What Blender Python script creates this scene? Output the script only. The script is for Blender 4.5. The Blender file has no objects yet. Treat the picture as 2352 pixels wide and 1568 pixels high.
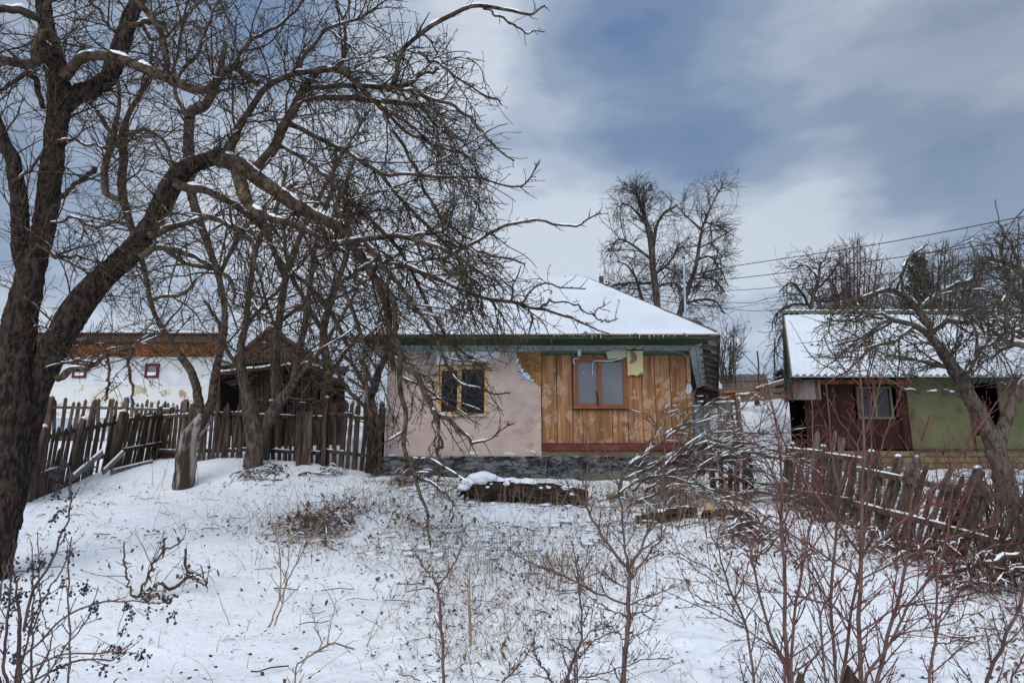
import bpy, math, random
import numpy as np
from mathutils import Vector, Matrix
R = math.radians
sc = bpy.context.scene
COL = sc.collection
# ------------------------------------------------------------------ camera
F = 1568.0; CU, CV = 1176.0, 784.0           # focal length and centre in reference pixels (2352 wide)
PITCH = R(11.4)
CAMZ = 1.6
cd = bpy.data.cameras.new('camera'); cam = bpy.data.objects.new('camera', cd); COL.objects.link(cam)
cam.location = (0, 0, CAMZ); cam.rotation_euler = (R(90) + PITCH, 0, 0)
cd.sensor_width = 36; cd.lens = 24; cd.clip_end = 3000; cd.clip_start = 0.1
sc.camera = cam
sc.view_settings.view_transform = 'Standard'; sc.view_settings.look = 'None'
sc.view_settings.gamma = 1; sc.view_settings.exposure = 0.0
# ------------------------------------------------------------------ sky and sun
SUN_EL, SUN_AZ = 38, 200                      # degrees; azimuth clockwise from +Y (behind the camera, a little left)
w = bpy.data.worlds.new('World'); sc.world = w; w.use_nodes = True
nt = w.node_tree; N = nt.nodes; L = nt.links; N.clear()
out = N.new('ShaderNodeOutputWorld')
sky = N.new('ShaderNodeTexSky'); sky.sky_type = 'NISHITA'; sky.sun_disc = False
sky.sun_elevation = R(SUN_EL); sky.sun_rotation = R(SUN_AZ)
bg1 = N.new('ShaderNodeBackground'); bg1.inputs[1].default_value = 0.075
L.new(sky.outputs[0], bg1.inputs[0])
tc = N.new('ShaderNodeTexCoord')
def raydir(u, v):
    x = (u - CU) / F; y = (CV - v) / F
    d = Vector((x, math.cos(PITCH) - y * math.sin(PITCH), math.sin(PITCH) + y * math.cos(PITCH)))
    return d.normalized()
def wmath(op, a, b=None, c=None):
    n = N.new('ShaderNodeMath'); n.operation = op
    for i, s in enumerate((a, b, c)):
        if s is None: continue
        if isinstance(s, (int, float)): n.inputs[i].default_value = s
        else: L.new(s, n.inputs[i])
    return n.outputs[0]
def sky_noise(rot, scale, stretch, detail, rough, seed):
    mp = N.new('ShaderNodeMapping'); mp.inputs['Rotation'].default_value = rot
    mp.inputs['Scale'].default_value = stretch; mp.inputs['Location'].default_value = (seed, seed * 1.7, 0)
    L.new(tc.outputs['Generated'], mp.inputs[0])
    n = N.new('ShaderNodeTexNoise'); n.inputs['Scale'].default_value = scale
    n.inputs['Detail'].default_value = detail; n.inputs['Roughness'].default_value = rough
    L.new(mp.outputs[0], n.inputs[0]); return n.outputs[0]
def patch(u, v, size):                        # soft round patch about a direction, 1 at the middle
    d = N.new('ShaderNodeVectorMath'); d.operation = 'DOT_PRODUCT'
    L.new(tc.outputs['Generated'], d.inputs[0]); d.inputs[1].default_value = raydir(u, v)
    a = wmath('SUBTRACT', 1.0, d.outputs['Value'])
    return wmath('EXPONENT', wmath('MULTIPLY', a, -2.0 / (size / F) ** 2))
n1 = sky_noise((0, R(-20), 0), 2.6, (0.8, 0.8, 2.4), 4, .45, 3.1)
n2 = sky_noise((0, R(-24), 0), 7.0, (0.7, 0.7, 2.2), 4, .5, 7.7)
n3 = sky_noise((0, R(-26), 0), 17.0, (0.7, 0.7, 1.7), 5, .55, 5.3)
cov = wmath('ADD', wmath('MULTIPLY', n1, 1.0), wmath('MULTIPLY', wmath('ADD', wmath('MULTIPLY', n2, .60), wmath('MULTIPLY', n3, .40)), .85))
cov = wmath('SUBTRACT', cov, .155)
for (pu, pv, ps, am) in ((1400, 60, 150, -.42), (1290, 110, 110, -.16), (1530, 110, 140, -.30), (1660, 50, 160, -.22), (1900, 20, 160, -.04), (2100, 100, 140, .06), (620, 30, 130, -.35), (1480, 215, 130, .20), (1680, 165, 140, .20), (1900, 120, 150, .16), (1330, 240, 120, .12),
                         (1230, 330, 120, -.24), (1420, 322, 110, -.38), (1600, 345, 110, -.36), (1790, 300, 120, -.20), (2000, 235, 120, -.12), (2170, 400, 140, -.16), (1720, 400, 90, -.08), (2330, 200, 110, .10), (1880, 480, 110, .10),
                         (1260, 450, 150, .12), (1400, 425, 110, .14), (950, 600, 420, .10), (1760, 490, 120, .14), (1950, 390, 110, .12), (1680, 550, 170, .20), (1950, 560, 170, .14), (1040, 60, 200, .13),
                         (2352, 300, 120, -.12), (80, 380, 260, -.16), (1150, 120, 120, .12), (2000, 560, 200, .05), (1700, 760, 220, -.06)):
    cov = wmath('ADD', cov, wmath('MULTIPLY', patch(pu, pv, ps), am))
cr = N.new('ShaderNodeValToRGB'); e = cr.color_ramp; e.interpolation = 'EASE'
e.elements[0].position = .08; e.elements[0].color = (.105, .190, .385, 1)
e.elements[1].position = 1.0; e.elements[1].color = (.66, .73, .83, 1)
for p, c in ((.36, (.20, .29, .46, 1)), (.60, (.31, .40, .55, 1)), (.80, (.47, .55, .68, 1))):
    q = e.elements.new(p); q.color = c
L.new(cov, cr.inputs[0])
bg2 = N.new('ShaderNodeBackground')
sx_ = N.new('ShaderNodeSeparateXYZ'); L.new(tc.outputs['Generated'], sx_.inputs[0])
def wstep(src, a, b):
    r = N.new('ShaderNodeMapRange'); r.interpolation_type = 'SMOOTHSTEP'; r.inputs['From Min'].default_value = a; r.inputs['From Max'].default_value = b
    L.new(src, r.inputs[0]); return r.outputs[0]
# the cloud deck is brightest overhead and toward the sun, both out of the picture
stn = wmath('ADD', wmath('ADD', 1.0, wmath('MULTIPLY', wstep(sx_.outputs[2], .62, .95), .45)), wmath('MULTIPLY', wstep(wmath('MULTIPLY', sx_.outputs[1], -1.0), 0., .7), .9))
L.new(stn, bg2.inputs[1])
gm_ = N.new('ShaderNodeMix'); gm_.data_type = 'RGBA'; gf_ = wmath('ADD', wmath('MULTIPLY', patch(2330, 20, 380), .45), wmath('MULTIPLY', patch(-60, 100, 300), .3)); L.new(gf_, gm_.inputs[0])
L.new(cr.outputs[0], gm_.inputs[6]); gm_.inputs[7].default_value = (.16, .205, .285, 1)          # the heavier grey bank at the upper right
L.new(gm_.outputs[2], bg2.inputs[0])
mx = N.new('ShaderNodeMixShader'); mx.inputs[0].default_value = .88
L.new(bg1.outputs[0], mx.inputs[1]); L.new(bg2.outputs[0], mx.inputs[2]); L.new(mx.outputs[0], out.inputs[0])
sd = bpy.data.lights.new('sun', 'SUN'); sd.energy = 1.5; sd.angle = R(50); sd.color = (1, .93, .84)
so = bpy.data.objects.new('sun', sd); COL.objects.link(so)
a = R(SUN_AZ); sdir = Vector((math.sin(a) * math.cos(R(SUN_EL)), math.cos(a) * math.cos(R(SUN_EL)), math.sin(R(SUN_EL))))
so.rotation_euler = (-sdir).to_track_quat('-Z', 'Y').to_euler(); so.location = (0, 0, 30)
# ------------------------------------------------------------------ helpers
rng = np.random.default_rng(11)
random.seed(5)
def P(u, v, Y):
    x = (u - CU) / F; y = (CV - v) / F
    yd = math.cos(PITCH) - y * math.sin(PITCH); zd = math.sin(PITCH) + y * math.cos(PITCH)
    t = Y / yd
    return np.array((x * t, Y, CAMZ + zd * t))
def proj(A):                                  # world -> reference pixels
    A = np.asarray(A); dz = A[..., 2] - CAMZ; y = A[..., 1]
    f = y * math.cos(PITCH) + dz * math.sin(PITCH); up = -y * math.sin(PITCH) + dz * math.cos(PITCH)
    f = np.maximum(f, .05)
    return CU + F * A[..., 0] / f, CV - F * up / f
_ctrl = [(-300,1568,5.9),(0,1568,5.9),(600,1568,5.9),(1176,1568,5.9),(1800,1568,5.9),(2352,1568,5.9),(2700,1568,5.9),
 (0,1340,7.8),(2352,1345,8.0),(1176,1300,8.7),(600,1310,8.5),(1750,1300,8.7),(2700,1345,8.2),(-300,1300,8.0),
 (85,1138,12.3),(375,1052,17.0),(421,1122,13.2),(581,1066,14.3),(450,1058,15.2),(870,1083,14.2),(-300,1140,11.5),
 (1000,1092,13.9),(1176,1100,13.9),(1450,1112,13.8),(1590,1130,13.6),(1180,1168,11.5),(700,1150,11.8),(1500,1190,10.9),
 (2000,1245,9.8),(1800,1185,10.9),(2200,1290,8.9),(1700,1110,14),(1660,1040,17),(1700,1000,19),(1710,925,24),(1850,1060,17.5),
 (1900,1085,16.6),(2300,1084,16.6),(2200,1135,13.4),(2600,1100,15),(800,1010,20),(200,1000,22),(-300,1000,22),(2000,1000,24),(1200,980,24),(1710,905,27)]
_C = np.array([P(*c) for c in _ctrl])
_C = np.vstack([_C, [(-14, 3, -.35), (0, 3, -.35), (14, 3, -.35), (0, 0, -.4), (-10, 0, -.4), (10, 0, -.4), (-24, 12, 1.2), (24, 12, 1.3), (-24, 26, 2.6), (24, 26, 3.5)]])
def _tps(r2): return np.where(r2 > 1e-9, r2 * np.log(np.maximum(r2, 1e-9)) * .5, 0)
_n = len(_C)
_A = np.zeros((_n + 3, _n + 3)); _d = _C[:, None, :2] - _C[None, :, :2]
_A[:_n, :_n] = _tps((_d ** 2).sum(-1)) + np.eye(_n) * .3
_A[:_n, _n] = 1; _A[:_n, _n+1:] = _C[:, :2]; _A[_n, :_n] = 1; _A[_n+1:, :_n] = _C[:, :2].T
_W = np.linalg.solve(_A, np.concatenate([_C[:, 2], np.zeros(3)]))
def G(x, y):
    x = np.asarray(x, float); y = np.asarray(y, float)
    xc = np.clip(x, -22, 22); yc = np.clip(y, 0, 27)
    sh = xc.shape; q = np.stack([xc.ravel(), yc.ravel()], 1)
    outv = np.empty(len(q))
    for i in range(0, len(q), 20000):
        s = q[i:i+20000]; r2 = ((s[:, None, :] - _C[None, :, :2]) ** 2).sum(-1)
        outv[i:i+20000] = _tps(r2) @ _W[:_n] + _W[_n] + s @ _W[_n+1:]
    z = outv.reshape(sh)
    over = np.maximum(0, np.hypot(x - xc, y - yc) - 0)
    return z - np.minimum(over * .10, 6)
def Gf(x, y): return float(G(np.array([x]), np.array([y]))[0])
def gp(u, v):                                 # where the ray through (u, v) meets the ground
    lo = 2.5
    d = P(u, v, 1.0) - np.array((0, 0, CAMZ))
    ys = np.arange(3, 28, .05); zz = CAMZ + d[2] * ys; g = G(d[0] * ys, ys)
    k = np.argmax(zz <= g) if (zz <= g).any() else -1
    return np.array((d[0] * ys[k], ys[k], g[k]))
def lattice(seed, n=64): return np.random.default_rng(seed).random((n, n))
def vnoise(x, y, s, seed):
    T = lattice(seed); n = 64; x = x * s; y = y * s
    xi = np.floor(x).astype(int); yi = np.floor(y).astype(int); fx = x - xi; fy = y - yi
    fx = fx * fx * (3 - 2 * fx); fy = fy * fy * (3 - 2 * fy)
    a = T[xi % n, yi % n]; b = T[(xi + 1) % n, yi % n]; c = T[xi % n, (yi + 1) % n]; d = T[(xi + 1) % n, (yi + 1) % n]
    return (a * (1 - fx) + b * fx) * (1 - fy) + (c * (1 - fx) + d * fx) * fy
# ---- materials
def mat(name, c1, c2=None, scale=4., stretch=(1, 1, 1), rough=.85, bump=.0, bscale=None, spots=None, lo=.35, hi=.65, detail=6, spec=.3, metal=0, stain=None):
    m = bpy.data.materials.new(name); m.use_nodes = True
    n = m.node_tree.nodes; l = m.node_tree.links; b = n['Principled BSDF']
    b.inputs['Roughness'].default_value = rough; b.inputs['Specular IOR Level'].default_value = spec; b.inputs['Metallic'].default_value = metal
    b.inputs['Base Color'].default_value = (*c1, 1)
    tcn = n.new('ShaderNodeTexCoord'); mp = n.new('ShaderNodeMapping'); mp.inputs['Scale'].default_value = stretch
    oi = n.new('ShaderNodeObjectInfo'); ad = n.new('ShaderNodeVectorMath'); ad.operation = 'ADD'
    ml = n.new('ShaderNodeMath'); ml.operation = 'MULTIPLY'; ml.inputs[1].default_value = 37.0
    l.new(oi.outputs['Random'], ml.inputs[0]); l.new(tcn.outputs['Object'], ad.inputs[0]); l.new(ml.outputs[0], ad.inputs[1])
    l.new(ad.outputs[0], mp.inputs[0])
    def noise(s, det=detail, rg=.6, src=mp):
        t = n.new('ShaderNodeTexNoise'); t.inputs['Scale'].default_value = s; t.inputs['Detail'].default_value = det
        t.inputs['Roughness'].default_value = rg; l.new(src.outputs[0], t.inputs[0]); return t.outputs[0]
    def ramp(src, a, bb):
        r = n.new('ShaderNodeMapRange'); r.interpolation_type = 'SMOOTHSTEP'
        r.inputs['From Min'].default_value = a; r.inputs['From Max'].default_value = bb
        l.new(src, r.inputs[0]); return r.outputs[0]
    def mixc(fac, A, B):
        x = n.new('ShaderNodeMix'); x.data_type = 'RGBA'; l.new(fac, x.inputs[0])
        for k, s in ((6, A), (7, B)):
            if isinstance(s, tuple): x.inputs[k].default_value = (*s, 1)
            else: l.new(s, x.inputs[k])
        return x.outputs[2]
    col = None
    if c2 is not None:
        col = mixc(ramp(noise(scale), lo, hi), c1, c2)
    for sp in (spots or []):                   # (colour, scale, low, high, stretched?)
        src = mp if (len(sp) < 5 or sp[4]) else ad
        col = mixc(ramp(noise(sp[1], 5, .6, src), sp[2], sp[3]), col if col is not None else c1, sp[0])
    if col is not None: l.new(col, b.inputs['Base Color'])
    if bump:
        bp = n.new('ShaderNodeBump'); bp.inputs['Strength'].default_value = min(1, bump); bp.inputs['Distance'].default_value = .02 if bump <= 1 else .02 * bump
        l.new(noise(bscale or scale * 2, 8, .65), bp.inputs['Height']); l.new(bp.outputs[0], b.inputs['Normal'])
    return m
M = {}
M['snow'] = mat('snow', (.85, .87, .90), (.78, .82, .87), 3, rough=.6, bump=.35, bscale=14, spec=.25)
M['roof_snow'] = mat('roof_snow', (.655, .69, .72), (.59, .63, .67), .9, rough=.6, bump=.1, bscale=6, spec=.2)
M['bark'] = mat('bark', (.018, .013, .011), (.082, .062, .050), 24, (1, 1, .38), .95, 2.6, 46, spots=[((.045, .040, .014), 1.6, .62, .72), ((.15, .115, .095), 16, .62, .72)], lo=.38, hi=.66, spec=.1)
M['bark_grey'] = mat('bark_grey', (.050, .037, .030), (.34, .29, .26), 5, (1, 1, .16), .9, 1.4, 34, spots=[((.045, .035, .03), 9, .52, .60)], lo=.42, hi=.58, spec=.1)
M['bark_mid'] = mat('bark_mid', (.050, .037, .030), (.165, .128, .104), 18, (1, 1, .3), .95, 1.6, 40, spots=[((.36, .18, .012), 9, .68, .72)], spec=.1)
M['twig'] = mat('twig', (.034, .023, .017), (.130, .092, .068), 12, rough=.9, bump=1.2, bscale=45, spots=[((.36, .19, .015), 5, .70, .74)], spec=.1)
M['twig_droop'] = mat('twig_droop', (.036, .026, .019), (.140, .102, .074), 12, rough=.9, bump=1.2, bscale=45, spots=[((.38, .20, .015), 6, .64, .69)], spec=.1)
M['twig_far'] = mat('twig_far', (.040, .032, .027), (.09, .07, .058), 4, rough=.95, spec=.1)
M['twig_pink'] = mat('twig_pink', (.17, .09, .085), (.10, .065, .06), 4, rough=.95, spec=.1)
M['twig_right'] = mat('twig_right', (.045, .036, .026), (.12, .095, .07), 5, rough=.9, spec=.15)
M['pile_twig'] = mat('pile_twig', (.07, .052, .042), (.16, .125, .10), 6, rough=.9, spec=.1)
M['red_twig'] = mat('red_twig', (.085, .018, .022), (.15, .045, .045), 6, rough=.6, spec=.3)
M['red_stem'] = mat('red_stem', (.15, .092, .072), (.085, .052, .042), 5, rough=.8, spots=[((.035, .022, .02), 22, .66, .7)], spec=.3)
M['shoot'] = mat('shoot', (.055, .026, .025), (.12, .075, .062), 6, rough=.7, spec=.3)
M['dry'] = mat('dry_grass', (.17, .12, .075), (.33, .25, .165), 3, rough=.9, spec=.1)
M['leaf'] = mat('dead_leaf', (.085, .045, .03), (.17, .10, .065), 3, rough=.85, spec=.15)
M['leaf_dark'] = mat('dark_leaf', (.030, .028, .020), (.07, .05, .035), 3, rough=.85, spec=.15)
M['berry'] = mat('berry', (.010, .011, .018), rough=.35, spec=.5)
M['plaster'] = mat('plaster', (.43, .325, .285), (.51, .405, .36), 1.8, rough=.95, bump=.8, bscale=7, spots=[((.54, .45, .41), 3.4, .60, .64), ((.33, .25, .22), 9, .60, .74), ((.33, .27, .25), 1.1, .55, .7)], spec=.1)
M['white_plaster'] = mat('white_plaster', (.66, .69, .71), (.55, .58, .60), 2, rough=.9, bump=.2, spec=.1)
M['blue_plaster'] = mat('blue_plaster', (.30, .38, .50), (.62, .68, .74), 12, rough=.9, bump=.3, spec=.1)
M['mud_plaster'] = mat('mud_plaster', (.64, .65, .64), (.36, .26, .15), 2.2, rough=.95, bump=.6, lo=.52, hi=.60, spots=[((.58, .52, .40), 1.1, .52, .66)], spec=.1)
M['boards'] = mat('boards', (.40, .185, .075), (.27, .11, .042), 2.2, (5, 5, .35), .75, .35, 18, spots=[((.13, .05, .02), 5, .60, .72), ((.50, .27, .13), 3, .58, .75)], spec=.2)
def board_mat():
    m = mat('boards', (.36, .185, .085), (.20, .088, .038), 2.2, (5, 5, .3), .75, .35, 18, spots=[((.10, .038, .016), 5, .60, .70), ((.52, .28, .135), 3, .56, .75)], spec=.2)
    n = m.node_tree.nodes; l = m.node_tree.links; b = n['Principled BSDF']; src = b.inputs['Base Color'].links[0].from_socket
    t = n.new('ShaderNodeTexCoord'); oi = n.new('ShaderNodeObjectInfo'); ad = n.new('ShaderNodeVectorMath'); ad.operation = 'MULTIPLY_ADD'
    ad.inputs[1].default_value = (1, .0, .78); l.new(t.outputs['Object'], ad.inputs[0]); 
    cx = n.new('ShaderNodeCombineXYZ'); mm = n.new('ShaderNodeMath'); mm.operation = 'MULTIPLY'; mm.inputs[1].default_value = 9.; l.new(oi.outputs['Random'], mm.inputs[0]); l.new(mm.outputs[0], cx.inputs[1]); l.new(cx.outputs[0], ad.inputs[2])
    ns = n.new('ShaderNodeTexNoise'); ns.inputs['Scale'].default_value = 6; ns.inputs['Detail'].default_value = 3; l.new(t.outputs['Object'], ns.inputs[0])
    wv = n.new('ShaderNodeVectorMath'); wv.operation = 'MULTIPLY_ADD'; wv.inputs[1].default_value = (.34, .34, .34); l.new(ns.outputs['Color'], wv.inputs[0]); l.new(ad.outputs[0], wv.inputs[2])
    vo = n.new('ShaderNodeTexVoronoi'); vo.inputs['Scale'].default_value = 4.4; vo.inputs['Randomness'].default_value = .8; l.new(wv.outputs[0], vo.inputs[0])
    def mr(s_, a, c, x=0, y=1):
        r = n.new('ShaderNodeMapRange'); r.interpolation_type = 'SMOOTHSTEP'
        for k, v in zip(('From Min', 'From Max', 'To Min', 'To Max'), (a, c, x, y)): r.inputs[k].default_value = v
        l.new(s_, r.inputs[0]); return r.outputs[0]
    def ml(a, c):
        k = n.new('ShaderNodeMath'); k.operation = 'MULTIPLY'; l.new(a, k.inputs[0]); l.new(c, k.inputs[1]); return k.outputs[0]
    inside = mr(vo.outputs['Distance'], .44, .39); sz = n.new('ShaderNodeSeparateXYZ'); l.new(t.outputs['Object'], sz.inputs[0])
    n2 = n.new('ShaderNodeTexNoise'); n2.inputs['Scale'].default_value = 20; n2.inputs['Detail'].default_value = 5; l.new(t.outputs['Object'], n2.inputs[0])
    fac = ml(ml(inside, mr(sz.outputs[2], 2.4, 1.7, .15, .72)), mr(n2.outputs[0], .3, .6, .35, 1))
    sc_ = n.new('ShaderNodeSeparateColor'); l.new(vo.outputs['Color'], sc_.inputs[0])
    fac = ml(fac, mr(sc_.outputs[0], .12, .35))
    x = n.new('ShaderNodeMix'); x.data_type = 'RGBA'; l.new(fac, x.inputs[0]); l.new(src, x.inputs[6]); x.inputs[7].default_value = (.44, .31, .23, 1); l.new(x.outputs[2], b.inputs['Base Color'])
    return m
M['boards'] = board_mat()
M['board_stain'] = mat('board_stain', (.36, .25, .18), (.46, .35, .27), 8, rough=.95, bump=.3, spec=.1)
M['lath'] = mat('lath', (.36, .20, .08), (.22, .12, .05), 10, rough=.95, bump=.6, spec=.1)
M['window_yellow'] = mat('window_yellow', (.55, .36, .15), (.47, .29, .11), 3, (1, 1, 4), .5, .05, spec=.4)
M['window_brown'] = mat('window_brown', (.235, .072, .022), (.17, .05, .016), 3, (1, 1, 5), .45, .05, spec=.4)
M['glass_dark'] = mat('glass_dark', (.010, .012, .018), rough=.04, spec=.35)
M['glass_film'] = mat('glass_film', (.12, .125, .145), (.155, .16, .18), 1.2, rough=.25, spec=.4)
M['film_white'] = mat('film_white', (.62, .64, .68), (.45, .47, .5), 8, rough=.4, spec=.4)
M['film_dark'] = mat('film_dark', (.012, .011, .011), rough=.6)
M['green'] = mat('green_paint', (.058, .078, .042), (.028, .040, .024), 3, (.6, 3, 3), .8, .2, spec=.15)
M['green_pale'] = mat('pale_green_paint', (.33, .38, .34), (.22, .27, .235), 5, (.6, 2, 2), .8, .2, spots=[((.09, .12, .09), 6, .64, .72)], spec=.15)
M['green_mid'] = mat('mid_green_paint', (.065, .145, .105), (.04, .085, .06), 6, (.5, 2, 2), .8, .2, spots=[((.06, .05, .035), 7, .62, .68)], spec=.15)
M['soffit'] = mat('soffit_paint', (.46, .53, .52), (.30, .36, .35), 6, (2, .5, 2), .85, .3, spots=[((.05, .05, .045), 9, .62, .7)], spec=.15)
M['yellow'] = mat('yellow_panel', (.62, .56, .29), (.56, .50, .26), 3, rough=.9, spec=.1, spots=[((.24, .18, .15), 4.5, .62, .64)])
M['cream'] = mat('cream_panel', (.55, .54, .40), (.50, .49, .36), 3, rough=.9, spec=.1, spots=[((.22, .18, .14), 7, .62, .64)])
M['red_beam'] = mat('red_beam', (.12, .026, .024), (.17, .058, .050), 4, (.6, 2, 2), .8, .4, spots=[((.09, .035, .03), 9, .62, .7)], spec=.15)
M['stone_blue'] = mat('blue_grey_stone', (.055, .070, .085), (.15, .165, .175), 5, rough=.9, bump=1.5, bscale=12, spots=[((.22, .15, .08), 6, .66, .74)], spec=.2)
M['stone_tan'] = mat('tan_stone', (.23, .175, .095), (.14, .105, .055), 4, rough=.95, bump=1.5, bscale=10, spec=.1)
M['mortar'] = mat('mortar', (.17, .16, .11), (.11, .11, .085), 4, rough=.95, bump=1.2, bscale=14, spec=.1)
M['sheet'] = mat('sheet_metal', (.075, .060, .050), (.14, .10, .08), 5, rough=.6, bump=.1, spec=.4)
M['dark_wood'] = mat('dark_wood', (.035, .026, .022), (.085, .062, .05), 4, (3, 3, .6), .95, .5, 20, spec=.1)
M['rafter'] = mat('rafter_wood', (.30, .27, .26), (.16, .14, .13), 5, (1, 1, 1), .9, .3, spec=.1)
M['fence'] = mat('weathered_wood', (.050, .036, .028), (.135, .102, .080), 4, (4, 4, .5), .95, .6, 18, spec=.1)
M['fence_dark'] = mat('dark_weathered_wood', (.032, .023, .018), (.095, .070, .055), 4, (4, 4, .5), .95, .6, 18, spec=.1)
M['fence_grey'] = mat('grey_weathered_wood', (.12, .098, .085), (.24, .205, .185), 4, (4, 4, .5), .95, .6, 18, spec=.1)
M['fence_tan'] = mat('tan_wood', (.23, .165, .105), (.15, .10, .062), 4, (.5, 4, 4), .95, .4, 18, spec=.1)
M['blue_cloth'] = mat('blue_paint', (.17, .24, .36), (.25, .31, .40), 6, rough=.8, bump=.3)
M['orange_wood'] = mat('orange_wood', (.36, .13, .04), (.10, .045, .022), 2.5, (3, 1, .6), .9, .3, spec=.1)
M['shingle'] = mat('shingle', (.060, .040, .034), (.10, .062, .05), 5, (4, 1, 1), .95, .8, spec=.1)
M['red_roof'] = mat('rust_roof', (.13, .065, .052), (.085, .050, .042), 4, (6, 1, 1), .9, .3, spec=.1)
M['maroon'] = mat('maroon_paint', (.12, .015, .02), rough=.7)
M['rust_wall'] = mat('rust_wood', (.046, .016, .010), (.020, .009, .007), 2.2, (5, 5, .4), .85, .3, 18, spots=[((.13, .06, .028), 3, .62, .72)], spec=.2)  # rust brown, darkened further so the colour carries the shade under the eave
M['olive'] = mat('olive_wall', (.135, .135, .066), (.10, .102, .05), 1.6, rough=.8, bump=.15, spots=[((.06, .055, .03), 2.2, .62, .75)], spec=.2)
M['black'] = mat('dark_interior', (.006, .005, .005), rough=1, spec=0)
M['corr'] = mat('corrugated_sheet', (.10, .065, .055), (.19, .16, .15), 3, (1, 1, .4), .8, .1, spec=.3)
M['corr_roof'] = mat('grey_green_roofing', (.12, .12, .095), (.075, .08, .06), 6, rough=.9, bump=.2, spec=.15)
M['pipe'] = mat('galvanised_pipe', (.34, .42, .47), (.26, .33, .38), 5, rough=.45, metal=.3)
M['wire'] = mat('wire', (.03, .035, .035), rough=.6)
M['wire_pale'] = mat('pale_wire', (.30, .28, .24), rough=.7)
M['log'] = mat('log_bark', (.020, .013, .010), (.085, .056, .044), 22, (.22, 1, 1), .95, 3., 40, spec=.1)
M['cut'] = mat('cut_wood', (.55, .36, .17), (.42, .25, .11), 7, rough=.8)
M['needles'] = mat('needles', (.018, .026, .014), (.035, .045, .022), 4, rough=.9)
M['feather'] = mat('feather', (.03, .03, .03), (.06, .06, .05), 6, rough=.8)
M['moss'] = mat('moss', (.05, .06, .012), (.08, .07, .02), 6, rough=1)
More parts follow.
